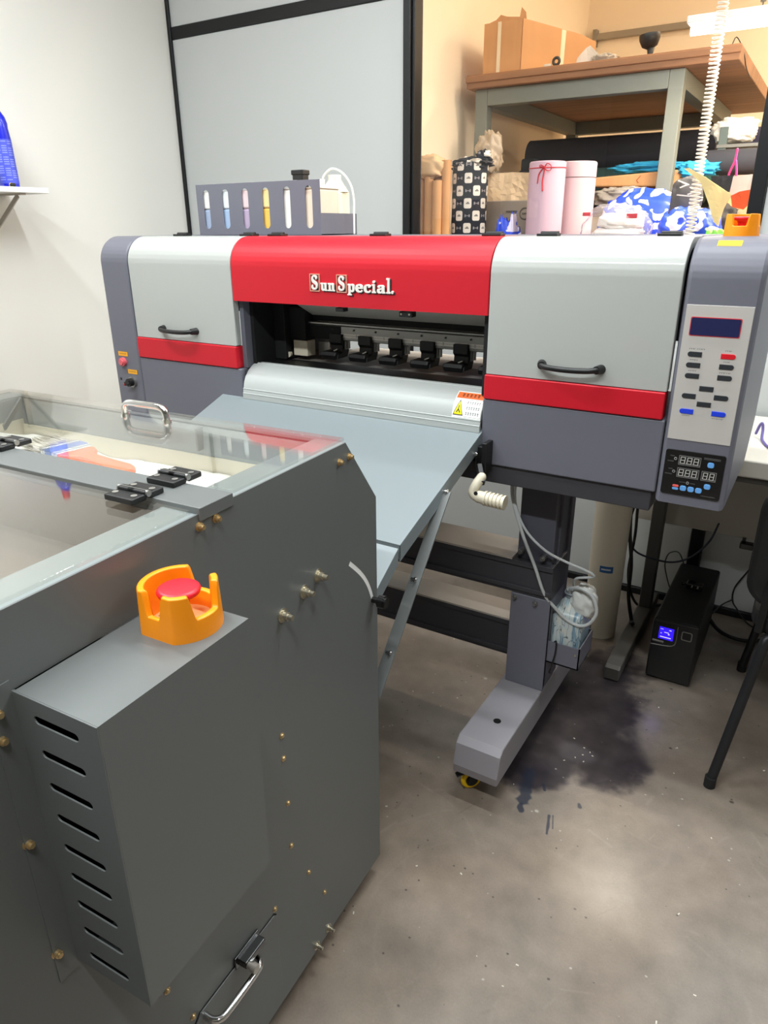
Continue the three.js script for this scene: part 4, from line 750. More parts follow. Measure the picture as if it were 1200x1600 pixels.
  cb('thin_cable', [[-0.268, 0.20, -2.525], [-0.30, 0.235, -2.56], [-0.335, 0.215, -2.58], [-0.345, 0.165, -2.59], [-0.33, 0.11, -2.59], [-0.31, 0.06, -2.59]], 0.0022, 'thin black wire curling behind the battery tower');
  cb('wall_cable', [[-0.04, 0.29, -2.60], [-0.065, 0.21, -2.60], [-0.098, 0.13, -2.60], [-0.098, 0.075, -2.60], [-0.075, 0.045, -2.59], [-0.03, 0.014, -2.56], [0.03, 0.008, -2.54]], 0.0028, 'thin black wire hanging down the white wall by the chair');
  cb('wall_cable', [[-0.098, 0.08, -2.595], [-0.13, 0.05, -2.59], [-0.16, 0.014, -2.56], [-0.185, 0.006, -2.54]], 0.0026, 'short black wire branching down to the skirting by the battery tower');
  cb('floor_cable', [[-0.155, 0.03, -2.50], [-0.12, 0.012, -2.47], [-0.075, 0.009, -2.445], [-0.02, 0.008, -2.45], [0.06, 0.008, -2.50], [0.2, 0.008, -2.52]], 0.0065, 'thick black cable lying on the floor between battery tower and chair');
  cb('purple_cable', [[-0.115, 0.772, -2.32], [-0.108, 0.80, -2.31], [-0.102, 0.808, -2.30], [-0.098, 0.79, -2.30], [-0.095, 0.768, -2.28], [-0.085, 0.766, -2.24], [-0.07, 0.766, -2.20], [-0.04, 0.766, -2.16], [0.0, 0.766, -2.16], [0.05, 0.766, -2.2]], 0.004, 'purple cable lying on the cream desk top', std(0x6f62a8, 0.45));
}
// ================= chair =================
{
  const c = thing('chair', 'black padded chair with dark tube legs at the right edge', 'chair', [0.24, 0, -1.78]);
  const back = prismZ(roundRect(-0.046, 0.42, 0.485, 0.80, 0.07, 8), -1.800, -1.752, 0.014);
  W(c, 'backrest', back, M.rubber);
  W(c, 'seat', mg([prismY(roundRect(-0.02, 0.44, -2.20, -1.74, 0.06, 6), 0.425, 0.475, 0.014)]), M.rubber);
  for (const [a, b] of [[0.005, 0.012], [0.375, 0.368]]) W(c, 'back_support', bar([a, 0.43, -1.74], [b, 0.60, -1.765], 0.018, 0.032), M.black);
  const tm = std(0x26272a, 0.45, 0.3);
  const foot = (x, z) => rod([x, 0, z], [x, 0.03, z], 0.0145, 14);
  for (const [x0, z0, x1, z1] of [[0.022, -1.745, -0.030, -1.655], [0.40, -1.745, 0.452, -1.655], [0.022, -2.17, -0.02, -2.26], [0.40, -2.17, 0.44, -2.26]]) {
    const l = W(c, 'leg', mg([pipe([[x0 + (x0 < 0.2 ? 0.03 : -0.03), 0.425, z0 + (z0 > -1.9 ? -0.03 : 0.03)], [x0, 0.408, z0], [x0 + (x1 - x0) * 0.2, 0.33, z0 + (z1 - z0) * 0.2], [x1, 0.012, z1]], 0.0125, 30, 12, false, 0.15)]), tm);
    W(l, 'foot_cap', foot(x1, z1), M.rubber);
  }
}
// ================= wall shelf on the left =================
{
  const s = thing('wall_shelf', 'white wall shelf on steel brackets at the left edge', 'shelf', [-2.7, 1.48, -1.2]);
  W(s, 'board', bx(-2.698, -2.45, 1.469, 1.487, -1.73, -0.7, 0.002), M.white);
  for (const z of [-1.64, -0.85]) W(s, 'bracket', mg([bx(-2.698, -2.47, 1.463, 1.469, z - 0.011, z + 0.011), bx(-2.698, -2.692, 1.31, 1.469, z - 0.011, z + 0.011), bar([-2.692, 1.335, z], [-2.50, 1.462, z], 0.005, 0.016)]), std(0xbdb6aa, 0.45, 0.4));
  for (const z of [-1.64]) W(s, 'screw', mg([rod([-2.692, 1.325, z], [-2.687, 1.325, z], 0.006, 12)]), M.zinc);
  const b = thing('cleaner_bottle', 'blue cleaner bottle with a red cap on the wall shelf', 'bottle', [-2.588, 1.487, -1.668]);
  const prof = [[0.047, 0], [0.05, 0.006], [0.047, 0.16], [0.043, 0.19], [0.044, 0.205], [0.038, 0.225], [0.022, 0.245], [0.016, 0.252]];
  Lm(b, 'body', new THREE.LatheGeometry([[0, 0], ...prof].map(p => new THREE.Vector2(...p)), 40).scale(1, 1, 0.62), phy(0x1522c8, 0.3, 0, { clearcoat: 0.5 }));
  const lt = canvasTex(256, 256, (c, w, h) => { c.fillStyle = '#4a56d4'; c.fillRect(0, 0, w, h); c.fillStyle = '#8f98ea'; for (let i = 0; i < 18; i++) for (let k = 0; k < 10; k++) if ((i * 7 + k * 3) % 5) c.fillRect(8 + k * 24, 10 + i * 13, 19, 5); });
  Lm(b, 'bottle_label', new THREE.CylinderGeometry(0.0475, 0.0505, 0.14, 40, 1, true).scale(1, 1, 0.625).translate(0, 0.085, 0), std(0xffffff, 0.5, 0, { map: lt }));
  Lm(b, 'cap', new THREE.CylinderGeometry(0.013, 0.017, 0.036, 20).translate(0, 0.266, 0), M.redButton, null, null, 'red cap');
  const k = thing('utility_knife', 'black and yellow utility knife on the wall shelf', 'knife', [-2.520, 1.487, -1.640], null, -0.5);
  Lm(k, 'grip', bx(-0.075, 0.03, 0, 0.014, -0.009, 0.009, 0.005), M.black); Lm(k, 'slider', mg([bx(-0.02, 0.005, 0.0005, 0.0155, -0.0095, 0.0095, 0.004)]), M.yellow);
  const r = thing('spring_clamp', 'coiled black cord bundle beside the blue bottle on the shelf', 'cord', [-2.57, 1.487, -1.60]);
  const coil = []; for (let i = 0; i <= 80; i++) { const a = i * 0.9; coil.push([0.016 * Math.cos(a), 0.004 + i * 0.0008, 0.016 * Math.sin(a)]); }
  Lm(r, 'coil', pipe(coil, 0.0035, 320, 7), M.black);
}
// flecks on the floor
{
  const l = []; for (let i = 0; i < 46; i++) { const s = rr(0.0012, 0.003); l.push(bx(-s, s, 0, 0.0008, -s * rr(0.3, 0.8), s * 0.5).rotateY(rr(0, 3)).translate(rr(-1.1, 0.2), 0, rr(-2.0, -0.7))); }
  for (const [x, z] of [[-0.35, -1.63], [-0.33, -1.62], [-0.345, -1.60], [-0.32, -1.61], [-0.385, -1.655], [-0.36, -1.58], [-0.335, -1.575]]) l.push(bx(-0.0028, 0.002, 0, 0.001, -0.001, 0.0018).rotateY(x * 99).translate(x, 0, z));
  const m = solo('paper_flecks', mg(l), std(0xd8d0c2, 0.7), 'tiny white paper flecks scattered over the concrete floor', 'debris'); m.userData.kind = 'stuff';
}

// ================= store room behind the pane =================
const woodTex = dataTex(512, 512, (u, v) => { const n = fbm(u * 3, v * 40, 4, 11), m = fbm(u * 2, v * 4, 3, 5), k = 1 + 0.28 * n + 0.2 * m; return [c8(146 * k), c8(103 * k), c8(70 * k)]; }, true);
const cardTex = dataTex(256, 256, (u, v) => { const n = fbm(u * 30, v * 3, 2, 11), m = fbm(u * 3, v * 3, 3, 5), k = 1 + 0.05 * n + 0.12 * m; return [c8(203 * k), c8(150 * k), c8(100 * k)]; }, true);
M.wood = std(0xffffff, 0.65, 0, { map: woodTex }); M.card = std(0xffffff, 0.85, 0, { map: cardTex });
const wuv = (g, s = 0.8) => { const p = g.attributes.position, u = g.attributes.uv; for (let i = 0; i < p.count; i++) u.setXY(i, p.getX(i) * s, (p.getZ(i) + p.getY(i)) * s); return g; };
const cuv = (g, s = 2) => { const p = g.attributes.position, u = g.attributes.uv; for (let i = 0; i < p.count; i++) u.setXY(i, (p.getX(i) + p.getZ(i)) * s, p.getY(i) * s); return g; };
{
  const t = thing('work_table', 'tall storage table with a worn wooden top on grey steel legs', 'table', [-1.0, 0, -3.95]);
  W(t, 'table_top', wuv(bx(-1.56, -0.455, 1.915, 1.968, -4.78, -3.27, 0.004, 1)), M.wood);
  W(t, 'top_edge', wuv(bx(-1.562, -0.453, 1.938, 1.962, -3.272, -3.262, 0.003, 1)), M.wood);
  const zf = -3.33, zb = -4.62, xl = -1.50, xr = -0.675, w = 0.058;
  for (const [x, z] of [[xl, zf], [xr, zf], [xl, zb], [xr, zb]]) W(t, 'leg', bx(x - w / 2, x + w / 2, 0, 1.914, z - w / 2, z + w / 2, 0.003, 1), M.tableSteel);
  W(t, 'frame_beam', bx(xl + w / 2, xr - w / 2, 1.848, 1.914, zf - w / 2, zf + w / 2, 0.003, 1), M.tableSteel);
  W(t, 'frame_beam', bx(xl + w / 2, xr - w / 2, 1.848, 1.914, zb - w / 2, zb + w / 2, 0.003, 1), M.tableSteel);
  for (const x of [xl, xr]) W(t, 'frame_beam', bx(x - w / 2, x + w / 2, 1.848, 1.914, zb + w / 2, zf - w / 2, 0.003, 1), M.tableSteel);
  W(t, 'lower_shelf', mg([bx(xl + w / 2, xr - w / 2, 1.40, 1.425, zb + w / 2, zf - w / 2)]), M.wood);
  // pieces under the top
  const rollG = (n, x0, x1, y, z, r, m, l) => { const o = thing(n, l, 'fabric roll', [x0, y, z], 'fabric rolls stacked under the wooden table'); Lm(o, 'roll', rod([0, 0, 0], [x1 - x0, 0, 0], r, 28), m); Lm(o, 'core', rod([x1 - x0, 0, 0], [x1 - x0 + 0.03, 0, 0], r * 0.25, 14), M.card); };
  rollG('fabric_roll', -1.44, -0.56, 1.665, -3.80, 0.085, std(0x1c1b22, 0.85), 'black fabric roll lying topmost under the wooden table');
  rollG('fabric_roll', -1.40, -0.40, 1.685, -4.05, 0.085, std(0x33304a, 0.85), 'dark purple fabric roll behind the black roll');
  rollG('fabric_roll', -1.42, -0.56, 1.52, -3.62, 0.080, std(0x24403c, 0.85), 'dark green fabric roll below the black roll');
  rollG('fabric_roll', -1.42, -0.56, 1.51, -3.90, 0.083, std(0x1a2422, 0.85), 'blackish green fabric roll at the back of the table shelf');
  const dk = thing('black_block', 'small black bundle at the left end of the fabric rolls', 'bundle', [-1.335, 1.545, -3.52]);
  Lm(dk, 'bundle', mg([bx(-0.035, 0.035, 0, 0.10, -0.03, 0.03, 0.01), bx(-0.04, 0.045, 0.03, 0.05, -0.035, 0.035, 0.006)]), std(0x131315, 0.8));
  const pb = thing('wood_plank', 'long tan cardboard slab lying flat across the table front leg', 'board', [-0.8, 1.498, -3.40]);
  W(pb, 'slab', cuv(mg([prismZ([[-0.985, 1.508], [-0.64, 1.50], [-0.622, 1.545], [-0.64, 1.563], [-0.985, 1.545]], -3.58, -3.375, 0.006)])), M.card);
  W(pb, 'red_mark', mg([bar([-0.80, 1.528, -3.3735], [-0.785, 1.545, -3.3735], 0.003, 0.002), bar([-0.80, 1.528, -3.3735], [-0.79, 1.518, -3.3735], 0.003, 0.002)]), std(0xc05a3a, 0.6));
  solo('turquoise_cloth', lump(-0.76, 1.578, -3.45, 0.165, 0.022, 0.06, 0.35, 3, 8, 0.9, 44), std(0x2f9fc8, 0.85), 'turquoise cloth heaped on top of the tan slab', 'cloth');
  solo('turquoise_cloth', lump(-0.565, 1.562, -3.40, 0.075, 0.030, 0.05, 0.4, 3, 15, 0.9, 36), std(0x2f9fc8, 0.85), 'smaller turquoise cloth heap right of the table leg', 'cloth');
  solo('beige_cloth', cloth([[-1.475, 1.57], [-1.32, 1.575], [-1.17, 1.565], [-1.165, 1.50], [-1.20, 1.465], [-1.30, 1.45], [-1.40, 1.445], [-1.46, 1.46], [-1.478, 1.50]], -3.29, 0.02, 3, 0.02), std(0xd0b796, 0.9), 'beige cloth draped over the shelf left of the pink rolls', 'cloth');
  const bb = thing('grey_carton', 'tall grey brown carton with a round mark behind the patterned bundle', 'carton', [-1.27, 0, -3.15]);
  W(bb, 'carton', cuv(mg([bx(-1.415, -1.135, 0, 1.452, -3.24, -3.05, 0.004, 1)])), std(0x8f8072, 0.85));
  W(bb, 'round_mark', new THREE.TorusGeometry(0.022, 0.0025, 6, 24).translate(-1.165, 1.40, -3.048), std(0x4e453e, 0.8));
  W(bb, 'print_bar', mg([bx(-1.25, -1.20, 1.405, 1.412, -3.0495, -3.0475), bx(-1.178, -1.152, 1.397, 1.403, -3.0495, -3.047)]), std(0x4e453e, 0.8));
  // a second support in front: hidden bench that carries the sacks
  const bn = thing('low_bench', 'low wooden bench under the blue patterned sacks', 'bench', [-0.7, 0, -3.08]);
  W(bn, 'bench_top', wuv(bx(-0.885, -0.36, 1.14, 1.17, -3.30, -2.84, 0.003, 1)), M.wood);
  for (const [x, z] of [[-0.85, -2.88], [-0.40, -2.88], [-0.85, -3.26], [-0.40, -3.26]]) W(bn, 'leg', bx(x - 0.025, x + 0.025, 0, 1.14, z - 0.025, z + 0.025), M.wood);
}
// cardboard tubes
{
  const spots = [[-1.585, -2.80, 1.625], [-1.553, -2.875, 1.60], [-1.515, -2.86, 1.61], [-1.473, -2.85, 1.575], [-1.432, -2.84, 1.60], [-1.542, -2.82, 1.575], [-1.497, -2.815, 1.56], [-1.455, -2.805, 1.525]];
  const where = ['tallest cardboard tube right beside the black window post', 'back cardboard tube second from the window post', 'back cardboard tube in the middle of the bundle', 'back cardboard tube right of the middle of the bundle', 'cardboard tube nearest the black and white bundle', 'front cardboard tube on the left of the bundle', 'front cardboard tube in the middle of the bundle', 'shortest front cardboard tube on the right of the bundle'];
  spots.forEach(([x, z, h], i) => {
    const t = thing('cardboard_tube', where[i], 'cardboard tube', [x, 0, z], 'cardboard tubes leaning by the window post');
    const r = 0.0195; Lm(t, 'tube', cuv(mg([new THREE.LatheGeometry([[r - 0.004, 0], [r, 0], [r, h], [r - 0.004, h], [r - 0.004, 0.0]].map(p => new THREE.Vector2(...p)), 24)])), M.card);
  });
  solo('brown_wrap', mg([lump(-1.505, 1.575, -2.83, 0.064, 0.045, 0.045, 0.2, 2.5, 3, 0.7, 32)]), std(0xd2ae84, 0.8), 'crumpled brown paper wrap over the tops of the cardboard tubes', 'paper');
}
// patterned bundle
{
  const tex = canvasTex(512, 1024, (c, w, h) => {
    c.fillStyle = '#20222a'; c.fillRect(0, 0, w, h);
    for (let j = 0; j < 14; j++) for (let i = 0; i < 8; i++) {
      const x = i * 64, y = j * 73;
      if ((i + j) % 2) { c.fillStyle = '#e4d9cb'; c.beginPath(); const a = 4, b = 6, W_ = 56, H_ = 60, r = 12; c.moveTo(x + a + r, y + b); c.arcTo(x + a + W_, y + b, x + a + W_, y + b + H_, r); c.arcTo(x + a + W_, y + b + H_, x + a, y + b + H_, r); c.arcTo(x + a, y + b + H_, x + a, y + b, r); c.arcTo(x + a, y + b, x + a + W_, y + b, r); c.fill(); c.fillStyle = '#6a625c'; c.fillRect(x + 18, y + 34, 28, 6); c.fillRect(x + 26, y + 28, 14, 5); }
      else { c.fillStyle = '#9a9290'; c.fillRect(x + 12, y + 34, 40, 4); c.fillRect(x + 12, y + 28, 9, 16); c.fillRect(x + 42, y + 28, 9, 16); }
    }
  });
  const t = thing('patterned_bundle', 'upright bundle in black fabric printed with white rounded squares', 'bundle', [-1.365, 0, -2.93]);
  const g = new THREE.CylinderGeometry(0.074, 0.074, 1.585, 56, 90).translate(0, 0.7925, 0), p = g.attributes.position, u = g.attributes.uv;
  for (let i = 0; i < p.count; i++) {
    const x = p.getX(i), y = p.getY(i), z = p.getZ(i), a = Math.atan2(x, z), n = 1 + 0.07 * noise.noise(Math.cos(a) * 1.6, y * 4, Math.sin(a) * 1.6 + 9) + 0.03 * noise.noise(Math.cos(a) * 5, y * 14, Math.sin(a) * 5);
    const top = y > 1.583 ? 0.018 * noise.noise(x * 40, z * 40, 3) : 0;
    p.setXYZ(i, x * n, y + top, z * n * 0.85); u.setXY(i, a * 0.074 / 0.30 + 0.5, y / 0.66);
  }
  tex.wrapS = tex.wrapT = THREE.RepeatWrapping; g.computeVertexNormals();
  const fm = std(0xffffff, 0.9, 0, { map: tex });
  Lm(t, 'wrapped_fabric', g, fm);
  const tuft = planarUV(lump(0, 1.585, 0, 0.075, 0.024, 0.055, 0.5, 2.6, 5, 0.9, 40), 0, 1, 2, 0, 0); Lm(t, 'loose_top', tuft, fm);
  const tuft2 = planarUV(lump(0.055, 1.61, 0, 0.026, 0.024, 0.03, 0.5, 2.6, 9, 0.9, 28), 0, 1, 2, 0, 0); Lm(t, 'loose_top', tuft2, fm);
}
solo('plastic_bag', lump(-1.425, 1.655, -3.25, 0.055, 0.078, 0.05, 0.4, 2.2, 7, 0.85, 40), std(0xb9a68e, 0.35), 'crumpled clear plastic bag hanging by the left table leg', 'bag');
// foam rolls
{
  const pink = std(0xc8a6b3, 0.75);
  const f = thing('foam_roll', 'pale pink foam roll tied with a red ribbon standing in front', 'foam roll', [-1.045, 0, -2.95], 'pale pink foam rolls standing behind the glass');
  const ro = (r, h) => { const pts = [[0, 0], [r, 0], [r, h - 0.004], [r - 0.004, h]]; for (let k = 5; k >= 1; k--) pts.push([r * k / 6 + 0.004, h], [r * k / 6, h - 0.006], [r * k / 6 - 0.002, h]); pts.push([0, h]); return new THREE.LatheGeometry(pts.map(p => new THREE.Vector2(...p)), 48); };
  Lm(f, 'foam', ro(0.0705, 1.583), pink);
  Lm(f, 'ribbon', mg([new THREE.TorusGeometry(0.0712, 0.0018, 8, 60).rotateX(Math.PI / 2 + 0.02).translate(0, 1.560, 0), pipe([[0.012, 1.560, 0.072], [0.003, 1.552, 0.0735], [-0.008, 1.533, 0.074], [-0.011, 1.505, 0.073]], 0.0022, 24, 6), pipe([[0.014, 1.560, 0.072], [0.012, 1.54, 0.0735], [0.009, 1.51, 0.074], [0.011, 1.478, 0.073]], 0.0024, 24, 6), pipe([[0.013, 1.561, 0.072], [0.024, 1.572, 0.075], [0.038, 1.565, 0.073], [0.038, 1.55, 0.071], [0.024, 1.548, 0.074], [0.013, 1.558, 0.073]], 0.0018, 30, 6), pipe([[0.013, 1.561, 0.072], [0.0, 1.568, 0.076], [-0.006, 1.563, 0.075], [0.013, 1.559, 0.074]], 0.0016, 24, 6), new THREE.SphereGeometry(0.004, 10, 8).translate(0.013, 1.560, 0.073)]), std(0xc4182a, 0.4), null, null, 'red ribbon tied in a bow');
  const f2 = thing('foam_roll', 'plain pale foam roll standing half hidden behind the ribboned one', 'foam roll', [-0.975, 0, -3.10], 'pale pink foam rolls standing behind the glass');
  Lm(f2, 'foam', ro(0.078, 1.588), std(0xc9adb0, 0.75)); Lm(f2, 'cord', new THREE.TorusGeometry(0.0785, 0.0012, 6, 60).rotateX(Math.PI / 2).translate(0, 1.530, 0), std(0x4a403c, 0.6));
}
// sacks
{
  const tex = dataTex(512, 512, (u, v) => { const a = Math.sin(u * 44 + 9 * fbm(u * 4, v * 4, 3, 3)) * Math.sin(v * 36 + 9 * fbm(u * 4 + 9, v * 4, 3, 4)), n = fbm(u * 22, v * 22, 3, 6); const t = ss(-0.34, -0.2, a + 0.6 * n); return [c8(40 + 190 * (1 - t)), c8(74 + 146 * (1 - t)), c8(214 + 26 * (1 - t))]; }, true);
  const m = std(0xffffff, 0.4, 0, { map: tex });
  const sk = (n, g, l) => solo(n, planarUV(g, 0, 1, 2.2, -2, 0), m, l, 'sack', 'blue and white printed sacks behind the printer');
  sk('patterned_sack', lump(-0.695, 1.328, -3.19, 0.185, 0.155, 0.095, 0.12, 2, 2, 0.75, 60), 'large blue and white printed plastic sack behind the clear bag');
  sk('patterned_sack', lump(-0.495, 1.292, -2.98, 0.108, 0.115, 0.095, 0.16, 2, 31, 0.75, 56), 'blue and white printed sack sloping down on the right of the heap');
  sk('patterned_sack', lump(-1.192, 0.69, -2.945, 0.056, 0.69, 0.062, 0.12, 2, 12, 0.6, 60), 'tall blue and white sack left of the pink rolls');
  const cl = thing('clear_bag', 'clear plastic bag of folded white clothes in front of the blue sack', 'bag', [-0.755, 1.17, -2.955]);
  for (let i = 0; i < 4; i++) Lm(cl, 'folded_cloth', lump(0.004 * i, 0.045 + i * 0.050, -0.005 * i, 0.115 - i * 0.012, 0.030, 0.075, 0.12, 2.5, i * 5 + 2, 0.6, 40), std(i % 2 ? 0xf0e6de : 0xe6dcd8, 0.85));
  Lm(cl, 'clear_wrap', lump(0, 0.125, 0, 0.130, 0.132, 0.095, 0.10, 2.6, 17, 0.75, 56), phy(0xffffff, 0.12, 0, { transmission: 0.9, thickness: 0, ior: 1.3 }));
  Lm(cl, 'red_print', mg([bx(-0.115, -0.085, 0.215, 0.228, 0.066, 0.072, 0.002), bx(0.05, 0.09, 0.205, 0.222, 0.07, 0.076, 0.002)]), std(0xd0404c, 0.5));
  solo('clear_bundle', lump(-0.835, 1.462, -3.325, 0.115, 0.038, 0.04, 0.25, 3, 19, 0.7, 48), phy(0xb8b0a6, 0.2, 0, { transmission: 0.35, thickness: 0 }), 'grey clear plastic bundle squeezed under the tan slab', 'bundle');
  solo('blue_strap', mg([cloth([[-0.600, 1.49], [-0.575, 1.492], [-0.57, 1.40], [-0.59, 1.36], [-0.61, 1.38]], -3.12, 0.012, 4, 0.006)]), std(0x2f4fae, 0.7), 'blue plastic strip hanging below the table leg', 'strip');
  solo('green_bag', lump(-0.385, 1.25, -2.86, 0.045, 0.082, 0.03, 0.25, 3, 23, 0.8, 30), std(0x6cbf3a, 0.5), 'bright green bag corner behind the orange emergency stop', 'bag');
}
// rack on the right
{
  const t = thing('side_rack', 'grey shelf rack crowded with cloth at the right of the pane', 'rack', [-0.42, 0, -3.62]);
  for (const [x, z] of [[-0.50, -3.5], [-0.13, -3.5], [-0.50, -3.85], [-0.13, -3.85]]) W(t, 'post', bx(x - 0.016, x + 0.016, 0, 1.72, z - 0.016, z + 0.016, 0.002, 1), std(0x4f5b57, 0.6));
  for (const y of [1.655, 1.30, 0.7]) W(t, 'shelf', bx(-0.52, -0.11, y - 0.012, y, -3.87, -3.48), std(0x6b6a64, 0.6));
  solo('white_bundle', lump(-0.465, 1.708, -3.55, 0.082, 0.046, 0.06, 0.22, 2.6, 8, 0.7, 44), std(0xe6dfd2, 0.55), 'white plastic wrapped bundle on top of the side rack', 'bundle');
  const r = thing('dark_roll', 'charcoal fabric roll across the front of the side rack', 'fabric roll', [-0.54, 1.585, -3.44]);
  Lm(r, 'roll', rod([0, 0, 0], [0.36, 0, 0], 0.048, 26), std(0x2b2c33, 0.85)); Lm(r, 'core', rod([-0.015, 0, 0], [0, 0, 0], 0.012, 12), M.card);
  const h = thing('pink_hook', 'pink plastic hook hanging in front of the charcoal roll', 'hook', [-0.362, 1.50, -2.87]);
  Lm(h, 'hook', mg([pipe([[0, 0.085, 0], [-0.002, 0.05, 0], [-0.010, 0.024, 0], [-0.014, 0.004, 0], [-0.004, -0.004, 0], [0.008, 0.0, 0], [0.008, 0.018, 0], [0.001, 0.05, 0]], 0.0035, 40, 8), pipe([[-0.014, 0.004, 0], [-0.02, -0.018, 0.002], [-0.024, -0.035, 0]], 0.003, 16, 8)]), std(0xf0408c, 0.45));
  solo('rolled_carton', cuv(mg([bx(-0.46, -0.28, 1.30, 1.50, -3.40, -3.30, 0.004, 1)])), M.card, 'plain tan carton behind the hanging cloths', 'carton');
  const cl = (n, pts, z, c, l, sd) => solo(n, cloth(pts, z, 0.014, sd, 0.008), std(c, 0.9), l, 'cloth', 'cloths hanging on the side rack');
  cl('hanging_cloth', [[-0.515, 1.53], [-0.50, 1.532], [-0.44, 1.50], [-0.385, 1.465], [-0.352, 1.445], [-0.37, 1.40], [-0.378, 1.345], [-0.395, 1.36], [-0.42, 1.42], [-0.455, 1.485]], -2.83, 0xe6cf94, 'pale yellow cloth hanging to a long point', 2);
  cl('hanging_cloth', [[-0.35, 1.44], [-0.325, 1.452], [-0.262, 1.462], [-0.262, 1.445], [-0.285, 1.42], [-0.305, 1.397], [-0.34, 1.405]], -2.80, 0xe4562a, 'orange cloth hanging under the pink hook', 6);
  cl('hanging_cloth', [[-0.355, 1.50], [-0.30, 1.505], [-0.265, 1.47], [-0.262, 1.445], [-0.31, 1.448], [-0.36, 1.435]], -2.835, 0xd9cfc4, 'white cloth hanging just above the orange cloth', 9);
  cl('hanging_cloth', [[-0.43, 1.505], [-0.36, 1.505], [-0.318, 1.48], [-0.33, 1.452], [-0.385, 1.455], [-0.42, 1.47]], -2.86, 0x23252c, 'black cloth bunched between the yellow and white cloths', 12);
  cl('hanging_cloth', [[-0.46, 1.51], [-0.41, 1.508], [-0.398, 1.47], [-0.425, 1.46], [-0.45, 1.475]], -2.88, 0x2d5b52, 'dark green cloth just behind the black cloth', 15);
  const ptx = canvasTex(128, 256, (c, w, h) => { c.fillStyle = '#4c4a4a'; c.fillRect(0, 0, w, h); c.strokeStyle = '#cfc7bd'; c.lineWidth = 6; for (let i = 0; i < 6; i++) { c.beginPath(); c.moveTo(20 + (i * 37) % 70, 20 + i * 38); c.lineTo(50 + (i * 29) % 60, 44 + i * 36); c.lineTo(30 + (i * 23) % 70, 60 + i * 36); c.stroke(); } c.fillStyle = '#a82838'; c.beginPath(); c.arc(84, 214, 18, 0, 7); c.fill(); });
  solo('printed_bag', planarUV(lump(-0.528, 1.43, -3.02, 0.055, 0.085, 0.03, 0.16, 2, 3, 0.75, 36), 0, 1, 6, -0.59, 1.35), std(0xffffff, 0.8, 0, { map: ptx }), 'dark grey bag with pale scribbled print beside the yellow cloth', 'bag');
  solo('pale_box', bx(-0.62, -0.52, 1.30, 1.41, -3.44, -3.38, 0.004, 1), std(0xd9cdb4, 0.8), 'pale box below the right table leg', 'box');
  solo('dark_bundle', lump(-0.425, 1.355, -3.24, 0.07, 0.06, 0.055, 0.3, 2.5, 5, 0.8, 36), std(0x2c2826, 0.85), 'dark bundle under the printed bag', 'bundle');
  solo('hanging_cloth', cloth([[-0.345, 1.40], [-0.285, 1.40], [-0.285, 1.20], [-0.345, 1.20]], -3.02, 0.01, 21, 0.02), std(0xcaa27c, 0.85), 'tan cloth hanging straight below the orange cloth', 'cloth');
}
